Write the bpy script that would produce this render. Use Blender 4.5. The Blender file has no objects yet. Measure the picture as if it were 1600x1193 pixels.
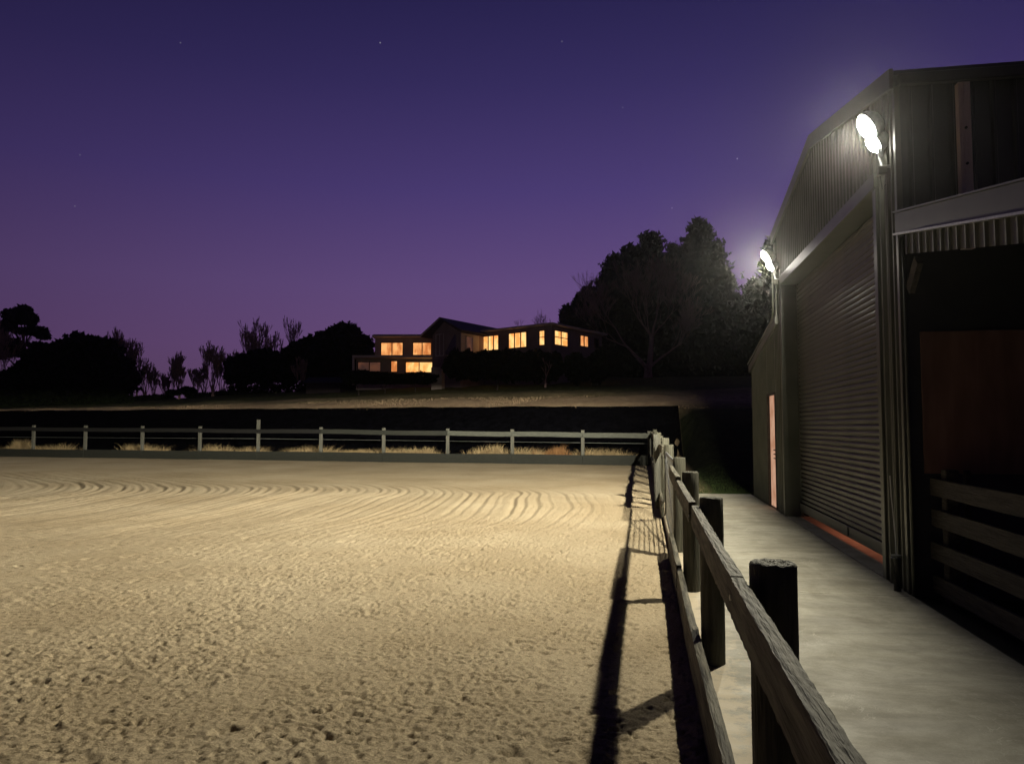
import bpy, bmesh, math, random
import numpy as np
from mathutils import Vector, Matrix

random.seed(7)
RNG = np.random.default_rng(7)
sc = bpy.context.scene
COL = sc.collection

# ------------------------------------------------------------------ camera
F = 1180.0                      # focal length in photo pixels (1600 wide)
VPX, HOR = 1005.0, 666.0
TH = math.atan((VPX - 800) / F)
CS, SN = math.cos(TH), math.sin(TH)
CAMH = 1.6
cam_d = bpy.data.cameras.new('camera')
cam = bpy.data.objects.new('camera', cam_d)
COL.objects.link(cam)
cam.location = (0, 0, CAMH)
PITCH = math.atan((HOR - 596.5) / F)
cam.rotation_euler = (math.pi / 2 + PITCH, 0, TH)
cam_d.sensor_width = 36.0
cam_d.lens = 36.0 * F / 1600.0
cam_d.clip_end = 3000
cam_d.clip_start = 0.05
sc.camera = cam


def c2w(r, d, z=0.0):
    """camera-right metres r, forward metres d -> world point"""
    return Vector((r * CS - d * SN, r * SN + d * CS, z))


def ix(x, d, z=0.0):
    return c2w((x - 800) / F * d, d, z)


def iz(y, d):
    return CAMH + (HOR - y) / F * d


# ------------------------------------------------------------------ world
w = bpy.data.worlds.new('World')
sc.world = w
w.use_nodes = True
nt = w.node_tree
nt.nodes.clear()
out = nt.nodes.new('ShaderNodeOutputWorld')
bg = nt.nodes.new('ShaderNodeBackground')
tc = nt.nodes.new('ShaderNodeTexCoord')
sep = nt.nodes.new('ShaderNodeSeparateXYZ')
ramp = nt.nodes.new('ShaderNodeValToRGB')
nt.links.new(tc.outputs['Generated'], sep.inputs[0])
nt.links.new(sep.outputs['Z'], ramp.inputs[0])
els = ramp.color_ramp.elements


def lin(c):
    return tuple(((v / 255) / 12.92 if v / 255 <= .04045 else ((v / 255 + .055) / 1.055) ** 2.4) for v in c) + (1,)


stops = [(0.0, (98, 70, 98)), (0.05, (102, 75, 110)), (0.10, (104, 76, 121)), (0.18, (98, 75, 125)), (0.30, (76, 61, 118)),
         (0.42, (57, 48, 100)), (0.50, (46, 40, 88)), (0.65, (29, 27, 64)), (1.0, (14, 14, 34))]
els[0].position, els[0].color = stops[0][0], lin(stops[0][1])
els[1].position, els[1].color = stops[-1][0], lin(stops[-1][1])
for p, c in stops[1:-1]:
    e = els.new(p)
    e.color = lin(c)
last = ramp.outputs[0]
# stars: tiny bright discs fixed in the sky
for (sx, sy, b) in [(282, 67, .25), (594, 67, .55), (878, 65, .28), (125, 242, .18), (973, 168, .3), (1152, 248, .75),
                    (1050, 325, .3), (117, 322, .25)]:
    v = Vector(((sx - 800) / F, (596.5 - sy) / F, -1.0)).normalized()
    v = (cam.rotation_euler.to_matrix() @ v).normalized()
    dot = nt.nodes.new('ShaderNodeVectorMath'); dot.operation = 'DOT_PRODUCT'
    nt.links.new(tc.outputs['Generated'], dot.inputs[0])
    dot.inputs[1].default_value = v
    mr = nt.nodes.new('ShaderNodeMapRange')
    mr.inputs['From Min'].default_value = math.cos(0.0011)
    mr.inputs['From Max'].default_value = 1.0
    mr.inputs['To Max'].default_value = b * .4
    nt.links.new(dot.outputs['Value'], mr.inputs['Value'])
    add = nt.nodes.new('ShaderNodeMixRGB'); add.blend_type = 'ADD'
    add.inputs[0].default_value = 1
    nt.links.new(last, add.inputs[1]); nt.links.new(mr.outputs[0], add.inputs[2])
    last = add.outputs[0]
sd = cam.rotation_euler.to_matrix() @ Vector((math.sin(math.radians(10)), 0, -math.cos(math.radians(10)))); sd.z = 0; sd.normalize()
glow_dot = nt.nodes.new('ShaderNodeVectorMath'); glow_dot.operation = 'DOT_PRODUCT'
nt.links.new(tc.outputs['Generated'], glow_dot.inputs[0]); glow_dot.inputs[1].default_value = sd
g1_ = nt.nodes.new('ShaderNodeMath'); g1_.operation = 'MULTIPLY_ADD'
nt.links.new(glow_dot.outputs['Value'], g1_.inputs[0]); g1_.inputs[1].default_value = .5; g1_.inputs[2].default_value = .5
g2_ = nt.nodes.new('ShaderNodeMath'); g2_.operation = 'POWER'
nt.links.new(g1_.outputs[0], g2_.inputs[0]); g2_.inputs[1].default_value = 4.0
g3_ = nt.nodes.new('ShaderNodeMath'); g3_.operation = 'MULTIPLY_ADD'
nt.links.new(g2_.outputs[0], g3_.inputs[0]); g3_.inputs[1].default_value = .85; g3_.inputs[2].default_value = .15
gmul = nt.nodes.new('ShaderNodeVectorMath'); gmul.operation = 'SCALE'
nt.links.new(last, gmul.inputs[0]); nt.links.new(g3_.outputs[0], gmul.inputs['Scale'])
nt.links.new(gmul.outputs[0], bg.inputs['Color'])
bg.inputs['Strength'].default_value = 1.0
nt.links.new(bg.outputs[0], out.inputs[0])

vs = sc.view_settings
vs.view_transform = 'Standard'
vs.look = 'None'
vs.exposure = 0
vs.gamma = 1
vs.use_curve_mapping = False
sc.cycles.use_denoising = True
sc.cycles.max_bounces = 6
sc.cycles.sample_clamp_indirect = 4

# floodlight positions (lamps themselves are made with their fixtures)
LAMP = [Vector((2.35, 8.15, 4.62)), Vector((2.33, 14.50, 4.68))]
LAMP_POWER = [89.0, 86.0]
LAMP_COL = (1.0, 0.92, 0.70)


def photometric(light, aim, h):
    """angular output of an asymmetric floodlight lens (what an IES file would hold)"""
    light.use_nodes = True
    n = light.node_tree; n.nodes.clear()
    o = n.nodes.new('ShaderNodeOutputLight'); e = n.nodes.new('ShaderNodeEmission')
    g = n.nodes.new('ShaderNodeNewGeometry')
    s_ = n.nodes.new('ShaderNodeSeparateXYZ'); n.links.new(g.outputs['Incoming'], s_.inputs[0])

    def math_(op, a, b=None, c=None, clamp=False):
        m = n.nodes.new('ShaderNodeMath'); m.operation = op; m.use_clamp = clamp
        for q, v_ in enumerate((a, b, c)):
            if v_ is None: continue
            if isinstance(v_, (int, float)): m.inputs[q].default_value = v_
            else: n.links.new(v_, m.inputs[q])
        return m.outputs[0]
    down = math_('MULTIPLY', s_.outputs['Z'], -1.0)
    sn = math_('MAXIMUM', down, .085)
    cs = math_('SQRT', math_('SUBTRACT', 1.0, math_('MULTIPLY', sn, sn)))
    R_ = math_('MULTIPLY', math_('DIVIDE', cs, sn), h)
    E_ = math_('DIVIDE', 1.0, math_('ADD', 1.0, math_('POWER', math_('DIVIDE', R_, 8.0), 1.75)))
    I_ = math_('DIVIDE', math_('MULTIPLY', E_, h * h), math_('POWER', sn, 3.0))
    fade = math_('MULTIPLY_ADD', down, 1 / .075, -.6, clamp=True)
    spill = math_('MULTIPLY', math_('MULTIPLY_ADD', down, 1 / .035, .4, clamp=True), .55)
    fade = math_('MAXIMUM', math_('MAXIMUM', fade, spill), .009)
    d_ = n.nodes.new('ShaderNodeVectorMath'); d_.operation = 'DOT_PRODUCT'
    n.links.new(g.outputs['Incoming'], d_.inputs[0]); d_.inputs[1].default_value = aim
    lobe = math_('MULTIPLY_ADD', d_.outputs['Value'], .90, .06, clamp=True)
    lobe = math_('ADD', math_('POWER', lobe, 1.3), .115)
    lobe = math_('MULTIPLY', lobe, math_('MULTIPLY_ADD', s_.outputs['X'], -4.0, .20, clamp=True))
    n.links.new(math_('MULTIPLY', math_('MULTIPLY', I_, fade), lobe), e.inputs['Strength'])
    n.links.new(e.outputs[0], o.inputs[0])


# ------------------------------------------------------------------ materials
def new_mat(name):
    m = bpy.data.materials.new(name)
    m.use_nodes = True
    n = m.node_tree
    return m, n, n.nodes['Principled BSDF']


def rgb(c):
    return (c[0], c[1], c[2], 1)


def mat_noise(name, c1, c2, scale=5.0, rough=.8, bump=.0, bscale=30., stretch=(1, 1, 1), metal=0., detail=6, spec=.3,
              bdist=.02):
    m, n, p = new_mat(name)
    t = n.nodes.new('ShaderNodeTexCoord')
    mp = n.nodes.new('ShaderNodeMapping'); mp.inputs['Scale'].default_value = stretch
    n.links.new(t.outputs['Object'], mp.inputs[0])
    a = n.nodes.new('ShaderNodeTexNoise'); a.inputs['Scale'].default_value = scale; a.inputs['Detail'].default_value = detail
    n.links.new(mp.outputs[0], a.inputs['Vector'])
    r = n.nodes.new('ShaderNodeValToRGB')
    r.color_ramp.elements[0].position = .32; r.color_ramp.elements[1].position = .68
    r.color_ramp.elements[0].color = rgb(c1); r.color_ramp.elements[1].color = rgb(c2)
    n.links.new(a.outputs['Fac'], r.inputs[0])
    n.links.new(r.outputs[0], p.inputs['Base Color'])
    p.inputs['Roughness'].default_value = rough
    p.inputs['Metallic'].default_value = metal
    p.inputs['Specular IOR Level'].default_value = spec
    if bump:
        b = n.nodes.new('ShaderNodeTexNoise'); b.inputs['Scale'].default_value = bscale; b.inputs['Detail'].default_value = 8
        n.links.new(mp.outputs[0], b.inputs['Vector'])
        bp = n.nodes.new('ShaderNodeBump'); bp.inputs['Strength'].default_value = bump; bp.inputs['Distance'].default_value = bdist
        n.links.new(b.outputs['Fac'], bp.inputs['Height'])
        n.links.new(bp.outputs[0], p.inputs['Normal'])
    return m


def emit_mat(name, col, strength, var=None, vscale=3., stretch=(1, 1, 1)):
    m = bpy.data.materials.new(name); m.use_nodes = True
    n = m.node_tree; n.nodes.clear()
    o = n.nodes.new('ShaderNodeOutputMaterial'); e = n.nodes.new('ShaderNodeEmission')
    e.inputs['Color'].default_value = rgb(col); e.inputs['Strength'].default_value = strength
    if var:
        t = n.nodes.new('ShaderNodeTexCoord'); mp = n.nodes.new('ShaderNodeMapping'); mp.inputs['Scale'].default_value = stretch
        n.links.new(t.outputs['Object'], mp.inputs[0])
        a = n.nodes.new('ShaderNodeTexNoise'); a.inputs['Scale'].default_value = vscale; a.inputs['Detail'].default_value = 2
        n.links.new(mp.outputs[0], a.inputs['Vector'])
        r = n.nodes.new('ShaderNodeValToRGB'); r.color_ramp.elements[0].position = .38; r.color_ramp.elements[1].position = .62
        r.color_ramp.elements[0].color = rgb(var); r.color_ramp.elements[1].color = rgb(col)
        n.links.new(a.outputs['Fac'], r.inputs[0]); n.links.new(r.outputs[0], e.inputs['Color'])
    n.links.new(e.outputs[0], o.inputs[0])
    return m


def wood_mat(name, c1, c2, axis=1, rough=.75):
    st = [14, 14, 14]; st[axis] = 1.2
    return mat_noise(name, c1, c2, scale=2.2, rough=rough, bump=1.0, bscale=6., stretch=tuple(st), detail=11, bdist=.02)


M = {}
M['rail'] = wood_mat('weathered_rail_timber', (.018, .016, .012), (.14, .13, .10), 1)
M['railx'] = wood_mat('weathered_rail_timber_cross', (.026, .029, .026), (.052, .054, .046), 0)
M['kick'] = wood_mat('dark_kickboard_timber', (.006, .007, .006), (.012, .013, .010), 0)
M['railshade'] = wood_mat('shaded_rail_timber', (.0015, .0015, .002), (.003, .003, .003), 0)  # shade on the left far-fence rails, painted as near-black timber
M['post'] = wood_mat('treated_post_timber', (.032, .031, .023), (.085, .082, .062), 2)
M['postlight'] = wood_mat('pale_post_timber', (.036, .037, .032), (.070, .068, .058), 2)
M['yardwood'] = wood_mat('yard_rail_timber', (.022, .018, .015), (.055, .048, .038), 1)
M['pinkwood'] = wood_mat('pinkish_post_timber', (.62, .50, .49), (.72, .60, .59), 2)
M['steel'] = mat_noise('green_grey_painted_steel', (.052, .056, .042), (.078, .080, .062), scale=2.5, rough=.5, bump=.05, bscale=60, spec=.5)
M['flash'] = mat_noise('steel_flashing', (.045, .049, .038), (.068, .072, .056), scale=3, rough=.42, spec=.6)
M['slat'] = mat_noise('roller_slat_steel', (.045, .045, .035), (.072, .068, .054), scale=3.0, rough=.42, bump=.04, bscale=70, spec=.5, stretch=(1, .6, 1.2))
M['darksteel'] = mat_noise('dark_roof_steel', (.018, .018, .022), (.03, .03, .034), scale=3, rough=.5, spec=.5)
M['ply'] = mat_noise('reddish_plywood', (.14, .075, .055), (.22, .12, .09), scale=2.2, rough=.8, bump=.1, stretch=(3, 3, .6))
M['black'] = mat_noise('black_plastic', (.012, .012, .012), (.02, .02, .02), rough=.4)
M['galv'] = mat_noise('galvanised_steel', (.22, .23, .23), (.36, .37, .37), scale=30, rough=.4, metal=.7)
M['white'] = mat_noise('white_plastic', (.6, .6, .58), (.7, .7, .68), rough=.5)
M['interior'] = mat_noise('rust_red_interior_floor', (.40, .19, .13), (.52, .27, .19), scale=6, rough=.8)
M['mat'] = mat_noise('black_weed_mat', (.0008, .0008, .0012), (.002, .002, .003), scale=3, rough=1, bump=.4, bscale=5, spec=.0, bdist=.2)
M['bark'] = mat_noise('grey_bark', (.30, .19, .18), (.46, .30, .28), scale=4, rough=.9)
M['barkdark'] = mat_noise('dark_bark', (.03, .022, .02), (.06, .045, .04), scale=4, rough=.9)
M['leaf'] = mat_noise('dark_evergreen_foliage', (.006, .009, .005), (.016, .022, .011), scale=.8, rough=.8, spec=.1)
M['leafgum'] = mat_noise('eucalypt_foliage', (.016, .020, .014), (.034, .04, .026), scale=.8, rough=.8, spec=.1)
M['hedge'] = mat_noise('hedge_foliage', (.008, .012, .006), (.02, .028, .012), scale=1.5, rough=.9, spec=.1)
M['dry'] = mat_noise('dry_grass', (.16, .115, .065), (.30, .23, .13), scale=2.5, rough=.9, spec=.1)
M['tan'] = mat_noise('pasture_dry_grass', (.16, .11, .075), (.34, .25, .16), scale=.6, rough=.9, spec=.1)
M['rust'] = mat_noise('rusty_dead_grass', (.15, .075, .033), (.25, .14, .065), scale=2.5, rough=.9, spec=.1)
M['grass'] = mat_noise('green_grass_blades', (.02, .034, .012), (.042, .062, .02), scale=2.5, rough=.9, spec=.1)
M['wall'] = mat_noise('house_render', (.36, .29, .27), (.44, .36, .33), scale=1.2, rough=.9, bump=.1)
M['walldark'] = mat_noise('house_dark_cladding', (.22, .165, .17), (.28, .21, .22), scale=1.2, rough=.9)
M['litwall'] = mat_noise('house_lit_side_render', (.60, .50, .46), (.68, .58, .53), scale=1.2, rough=.9)  # light on the house side wall, painted as a paler render
M['roof'] = mat_noise('house_roof_steel', (.035, .025, .03), (.05, .038, .042), scale=1.2, rough=.6)
M['fascia'] = mat_noise('house_fascia', (.50, .42, .41), (.6, .5, .5), scale=1.2, rough=.7)
M['frame'] = mat_noise('window_frame_dark', (.10, .06, .035), (.14, .08, .05), rough=.5)
M['glow'] = emit_mat('lit_window_amber', (1.0, .45, .15), 1.15, var=(.55, .17, .045), vscale=1.4, stretch=(1.6, 1.6, .6))
M['glow2'] = emit_mat('lit_window_yellow', (1.0, .60, .22), 1.4, var=(.85, .32, .08), vscale=1.4, stretch=(1.4, 1.4, .8))
M['glow3'] = emit_mat('lit_window_dim', (.30, .12, .07), .35, var=(.12, .06, .05), vscale=1.)
M['glassdark'] = mat_noise('unlit_glass', (.03, .025, .035), (.05, .04, .05), rough=.08, spec=.8)
M['doorglow'] = emit_mat('warm_lit_doorway', (.90, .52, .34), .62, var=(.70, .34, .20), vscale=2., stretch=(1, 1, 1.5))
M['led'] = emit_mat('floodlight_led_face', (1.0, .95, .82), 60)


def sand_material():
    m, n, p = new_mat('arena_sand')
    t = n.nodes.new('ShaderNodeTexCoord')

    def noise(s, d=8, v=None, rough=.6):
        a = n.nodes.new('ShaderNodeTexNoise'); a.inputs['Scale'].default_value = s; a.inputs['Detail'].default_value = d
        a.inputs['Roughness'].default_value = rough
        n.links.new(v or t.outputs['Object'], a.inputs['Vector']); return a.outputs['Fac']
    r = n.nodes.new('ShaderNodeValToRGB')
    r.color_ramp.elements[0].position = .3; r.color_ramp.elements[1].position = .7
    r.color_ramp.elements[0].color = (.215, .175, .12, 1); r.color_ramp.elements[1].color = (.60, .51, .37, 1)
    n.links.new(noise(75, 6, rough=.75), r.inputs[0])
    r2 = n.nodes.new('ShaderNodeValToRGB')
    r2.color_ramp.elements[0].position = .3; r2.color_ramp.elements[1].position = .75
    r2.color_ramp.elements[0].color = (.70, .66, .60, 1); r2.color_ramp.elements[1].color = (1, 1, 1, 1)
    n.links.new(noise(.35, 5), r2.inputs[0])
    mx = n.nodes.new('ShaderNodeMixRGB'); mx.blend_type = 'MULTIPLY'; mx.inputs[0].default_value = 1
    n.links.new(r.outputs[0], mx.inputs[1]); n.links.new(r2.outputs[0], mx.inputs[2])
    # sparse dark crumbs
    vo = n.nodes.new('ShaderNodeTexVoronoi'); vo.inputs['Scale'].default_value = 20
    n.links.new(t.outputs['Object'], vo.inputs['Vector'])
    cr = n.nodes.new('ShaderNodeValToRGB'); cr.color_ramp.elements[0].position = .035; cr.color_ramp.elements[1].position = .07
    cr.color_ramp.elements[0].color = (.16, .13, .1, 1); cr.color_ramp.elements[1].color = (1, 1, 1, 1)
    n.links.new(vo.outputs['Distance'], cr.inputs[0])
    mx2 = n.nodes.new('ShaderNodeMixRGB'); mx2.blend_type = 'MULTIPLY'; mx2.inputs[0].default_value = .8
    n.links.new(mx.outputs[0], mx2.inputs[1]); n.links.new(cr.outputs[0], mx2.inputs[2])
    n.links.new(mx2.outputs[0], p.inputs['Base Color'])
    p.inputs['Roughness'].default_value = .95; p.inputs['Specular IOR Level'].default_value = .1
    b = n.nodes.new('ShaderNodeBump'); b.inputs['Strength'].default_value = 1.0; b.inputs['Distance'].default_value = .012
    n.links.new(noise(85, 6, rough=.75), b.inputs['Height']); n.links.new(b.outputs[0], p.inputs['Normal'])
    return m


def concrete_material():
    m, n, p = new_mat('walkway_concrete')
    t = n.nodes.new('ShaderNodeTexCoord')

    def noise(s, d=8, st=(1, 1, 1), rough=.6, dist=0):
        mp = n.nodes.new('ShaderNodeMapping'); mp.inputs['Scale'].default_value = st
        n.links.new(t.outputs['Object'], mp.inputs[0])
        a = n.nodes.new('ShaderNodeTexNoise'); a.inputs['Scale'].default_value = s; a.inputs['Detail'].default_value = d
        a.inputs['Roughness'].default_value = rough; a.inputs['Distortion'].default_value = dist
        n.links.new(mp.outputs[0], a.inputs['Vector']); return a.outputs['Fac']

    def cr(f, a, ca, b_, cb):
        r = n.nodes.new('ShaderNodeValToRGB'); r.color_ramp.elements[0].position = a; r.color_ramp.elements[1].position = b_
        r.color_ramp.elements[0].color = rgb(ca); r.color_ramp.elements[1].color = rgb(cb)
        n.links.new(f, r.inputs[0]); return r.outputs[0]

    def mul(a, b_, f=1):
        x = n.nodes.new('ShaderNodeMixRGB'); x.blend_type = 'MULTIPLY'; x.inputs[0].default_value = f
        n.links.new(a, x.inputs[1]); n.links.new(b_, x.inputs[2]); return x.outputs[0]
    c = cr(noise(1.3, 9, (1, 2.6, 1), .62, .6), .3, (.23, .22, .185), .7, (.41, .395, .335))
    c = mul(c, cr(noise(5.5, 9, (1, 1.5, 1), .7, 1.2), .3, (.74, .73, .70), .62, (1, 1, 1)), .9)
    c = mul(c, cr(noise(70, 4), .3, (.85, .85, .85), .6, (1, 1, 1)))
    c = mul(c, cr(noise(.55, 7, (1.2, 1, 1), .7, 1.5), .36, (.62, .60, .56), .56, (1, 1, 1)), .85)
    c = mul(c, cr(noise(160, 3, rough=.8), .34, (.45, .43, .40), .42, (1, 1, 1)), .7)
    sc_ = cr(noise(1.7, 4, (1.6, .7, 1), .5, 5.0), .492, (0, 0, 0), .500, (1, 1, 1)); sc2 = cr(noise(1.7, 4, (1.6, .7, 1), .5, 5.0), .500, (1, 1, 1), .508, (0, 0, 0))
    k_ = mul(mul(sc_, sc2), cr(noise(.9, 3), .5, (0, 0, 0), .62, (.5, .5, .5)))
    sf = n.nodes.new('ShaderNodeMixRGB'); sf.blend_type = 'MIX'; n.links.new(k_, sf.inputs[0]); n.links.new(c, sf.inputs[1]); sf.inputs[2].default_value = (.62, .60, .53, 1)
    c = sf.outputs[0]
    # sand tracked on to the fence-side edge
    sx_ = n.nodes.new('ShaderNodeSeparateXYZ'); n.links.new(t.outputs['Object'], sx_.inputs[0])
    e1 = n.nodes.new('ShaderNodeMapRange'); e1.inputs['From Min'].default_value = .95; e1.inputs['From Max'].default_value = .40
    e1.inputs['To Min'].default_value = -.28; e1.inputs['To Max'].default_value = .12
    n.links.new(sx_.outputs['X'], e1.inputs['Value'])
    e2 = n.nodes.new('ShaderNodeMath'); e2.operation = 'ADD'; n.links.new(e1.outputs[0], e2.inputs[0]); n.links.new(noise(9, 9, rough=.75), e2.inputs[1])
    sm = n.nodes.new('ShaderNodeMixRGB'); n.links.new(cr(e2.outputs[0], .46, (0, 0, 0), .58, (.8, .8, .8)), sm.inputs[0])
    n.links.new(c, sm.inputs[1]); sm.inputs[2].default_value = (.42, .35, .25, 1); c = sm.outputs[0]
    n.links.new(c, p.inputs['Base Color'])
    n.links.new(cr(noise(2.2, 8), .3, (.5, .5, .5), .7, (.85, .85, .85)), p.inputs['Roughness'])
    b = n.nodes.new('ShaderNodeBump'); b.inputs['Strength'].default_value = .35; b.inputs['Distance'].default_value = .006
    n.links.new(noise(40, 10, rough=.7), b.inputs['Height']); n.links.new(b.outputs[0], p.inputs['Normal'])
    return m


def pasture_material():
    m, n, p = new_mat('pasture_grass')
    t = n.nodes.new('ShaderNodeTexCoord'); s = n.nodes.new('ShaderNodeSeparateXYZ')
    n.links.new(t.outputs['Object'], s.inputs[0])
    a = n.nodes.new('ShaderNodeTexNoise'); a.inputs['Scale'].default_value = .12; a.inputs['Detail'].default_value = 8
    mp = n.nodes.new('ShaderNodeMapping'); mp.inputs['Scale'].default_value = (.5, 1.6, 1)
    n.links.new(t.outputs['Object'], mp.inputs[0]); n.links.new(mp.outputs[0], a.inputs['Vector'])
    # dry from Y 38 to ~56, greener beyond
    ma = n.nodes.new('ShaderNodeMath'); ma.operation = 'MULTIPLY_ADD'
    n.links.new(a.outputs['Fac'], ma.inputs[0]); ma.inputs[1].default_value = 22; n.links.new(s.outputs['Y'], ma.inputs[2])
    mr = n.nodes.new('ShaderNodeMapRange'); mr.inputs['From Min'].default_value = 60; mr.inputs['From Max'].default_value = 72
    n.links.new(ma.outputs[0], mr.inputs['Value'])
    f = n.nodes.new('ShaderNodeTexNoise'); f.inputs['Scale'].default_value = 2.2; f.inputs['Detail'].default_value = 9
    f.inputs['Roughness'].default_value = .7
    n.links.new(t.outputs['Object'], f.inputs['Vector'])

    def cr(f_, ca, cb):
        r = n.nodes.new('ShaderNodeValToRGB'); r.color_ramp.elements[0].position = .35; r.color_ramp.elements[1].position = .65
        r.color_ramp.elements[0].color = rgb(ca); r.color_ramp.elements[1].color = rgb(cb)
        n.links.new(f_, r.inputs[0]); return r.outputs[0]
    dry = cr(f.outputs['Fac'], (.34, .24, .16), (.54, .41, .27)); gr = cr(f.outputs['Fac'], (.06, .075, .03), (.16, .17, .07))
    mx = n.nodes.new('ShaderNodeMixRGB'); n.links.new(mr.outputs[0], mx.inputs[0])
    n.links.new(dry, mx.inputs[1]); n.links.new(gr, mx.inputs[2])
    # dark lawn right of the arena
    mr2 = n.nodes.new('ShaderNodeMapRange'); mr2.inputs['From Min'].default_value = 1.0; mr2.inputs['From Max'].default_value = 1.8
    n.links.new(s.outputs['X'], mr2.inputs['Value'])
    mr3 = n.nodes.new('ShaderNodeMapRange'); mr3.inputs['From Min'].default_value = 44; mr3.inputs['From Max'].default_value = 38
    n.links.new(s.outputs['Y'], mr3.inputs['Value'])
    mm = n.nodes.new('ShaderNodeMath'); mm.operation = 'MULTIPLY'
    n.links.new(mr2.outputs[0], mm.inputs[0]); n.links.new(mr3.outputs[0], mm.inputs[1])
    mx3 = n.nodes.new('ShaderNodeMixRGB'); n.links.new(mm.outputs[0], mx3.inputs[0])
    n.links.new(mx.outputs[0], mx3.inputs[1]); n.links.new(cr(f.outputs['Fac'], (.004, .0055, .0025), (.012, .014, .006)), mx3.inputs[2])
    n.links.new(mx3.outputs[0], p.inputs['Base Color'])
    p.inputs['Roughness'].default_value = .95; p.inputs['Specular IOR Level'].default_value = .05
    b = n.nodes.new('ShaderNodeBump'); b.inputs['Strength'].default_value = .7; b.inputs['Distance'].default_value = .15
    n.links.new(f.outputs['Fac'], b.inputs['Height']); n.links.new(b.outputs[0], p.inputs['Normal'])
    return m


M['sand'] = sand_material()
M['concrete'] = concrete_material()
M['pasture'] = pasture_material()


# ------------------------------------------------------------------ mesh helpers
class MB:
    def __init__(s):
        s.v = []; s.f = []

    def quad(s, a, b, c, d):
        i = len(s.v); s.v += [tuple(a), tuple(b), tuple(c), tuple(d)]; s.f.append((i, i + 1, i + 2, i + 3)); return s

    def box(s, x0, x1, y0, y1, z0, z1):
        i = len(s.v)
        s.v += [(x0, y0, z0), (x1, y0, z0), (x1, y1, z0), (x0, y1, z0), (x0, y0, z1), (x1, y0, z1), (x1, y1, z1), (x0, y1, z1)]
        s.f += [tuple(i + k for k in q) for q in ((0, 3, 2, 1), (4, 5, 6, 7), (0, 1, 5, 4), (1, 2, 6, 5), (2, 3, 7, 6), (3, 0, 4, 7))]
        return s

    def prism(s, pts, off):
        """closed polygon pts (3-D), extruded by vector off"""
        n = len(pts); i = len(s.v); off = Vector(off)
        s.v += [tuple(p) for p in pts] + [tuple(Vector(p) + off) for p in pts]
        s.f += [tuple(range(i + n - 1, i - 1, -1)), tuple(range(i + n, i + 2 * n))]
        for k in range(n):
            k2 = (k + 1) % n
            s.f.append((i + k, i + k2, i + n + k2, i + n + k))
        return s

    def bar(s, p0, p1, wx, wz, up=(0, 0, 1)):
        p0 = Vector(p0); p1 = Vector(p1); d = (p1 - p0).normalized()
        side = d.cross(Vector(up)).normalized(); u = side.cross(d)
        a = side * wx / 2; b = u * wz / 2
        return s.prism([p0 - a - b, p0 + a - b, p0 + a + b, p0 - a + b], p1 - p0)

    def tube(s, pts, rad, n=8, cap=True):
        pts = [Vector(p) for p in pts]
        if not hasattr(rad, '__len__'):
            rad = [rad] * len(pts)
        i0 = len(s.v); ref = None
        for k, p in enumerate(pts):
            d = (pts[min(k + 1, len(pts) - 1)] - pts[max(k - 1, 0)]).normalized()
            if ref is None:
                ref = Vector((0, 0, 1)) if abs(d.z) < .9 else Vector((1, 0, 0))
            a = d.cross(ref).normalized(); b = d.cross(a); ref = b.cross(d) * -1 if b.cross(d).length > 0 else ref
            a = d.cross(b)
            for j in range(n):
                t = 2 * math.pi * j / n
                s.v.append(tuple(p + (a * math.cos(t) + b * math.sin(t)) * rad[k]))
        for k in range(len(pts) - 1):
            for j in range(n):
                j2 = (j + 1) % n
                s.f.append((i0 + k * n + j, i0 + k * n + j2, i0 + (k + 1) * n + j2, i0 + (k + 1) * n + j))
        if cap:
            s.f.append(tuple(i0 + j for j in range(n))[::-1])
            e = i0 + (len(pts) - 1) * n
            s.f.append(tuple(e + j for j in range(n)))
        return s

    def mesh(s, name, mat, smooth=False):
        me = bpy.data.meshes.new(name)
        me.from_pydata(s.v, [], s.f)
        me.validate()
        me.update()
        if mat:
            me.materials.append(mat)
        if smooth:
            for p in me.polygons:
                p.use_smooth = True
        return me

    def build(s, name, mat, parent=None, smooth=False, bevel=0.0, loc=None):
        me = s.mesh(name, mat, smooth)
        if bevel:
            b = bmesh.new(); b.from_mesh(me)
            bmesh.ops.recalc_face_normals(b, faces=b.faces)
            bmesh.ops.bevel(b, geom=b.edges[:], offset=bevel, segments=1, affect='EDGES', clamp_overlap=True)
            b.to_mesh(me); b.free()
        else:
            b = bmesh.new(); b.from_mesh(me); bmesh.ops.recalc_face_normals(b, faces=b.faces); b.to_mesh(me); b.free()
        return link(name, me, parent, loc)


def link(name, me, parent=None, loc=None):
    o = bpy.data.objects.new(name, me)
    COL.objects.link(o)
    if loc is not None:
        o.location = loc
    if parent:
        o.parent = parent
        if parent.type == 'EMPTY' and loc is None:
            # geometry is written in world coordinates: cancel the parent's offset
            q = parent; off = Vector((0, 0, 0))
            while q:
                off += q.location; q = q.parent
            o.location = -off
    return o


def thing(name, label, cat, loc=(0, 0, 0), group=None):
    o = bpy.data.objects.new(name, None)
    COL.objects.link(o)
    o.location = loc
    o.empty_display_size = .2
    o['label'] = label; o['category'] = cat
    if group:
        o['group'] = group
    return o


def tag(o, label, cat, group=None):
    o['label'] = label; o['category'] = cat
    if group:
        o['group'] = group
    return o


def kind(o, k):
    o['kind'] = k
    return o


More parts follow.
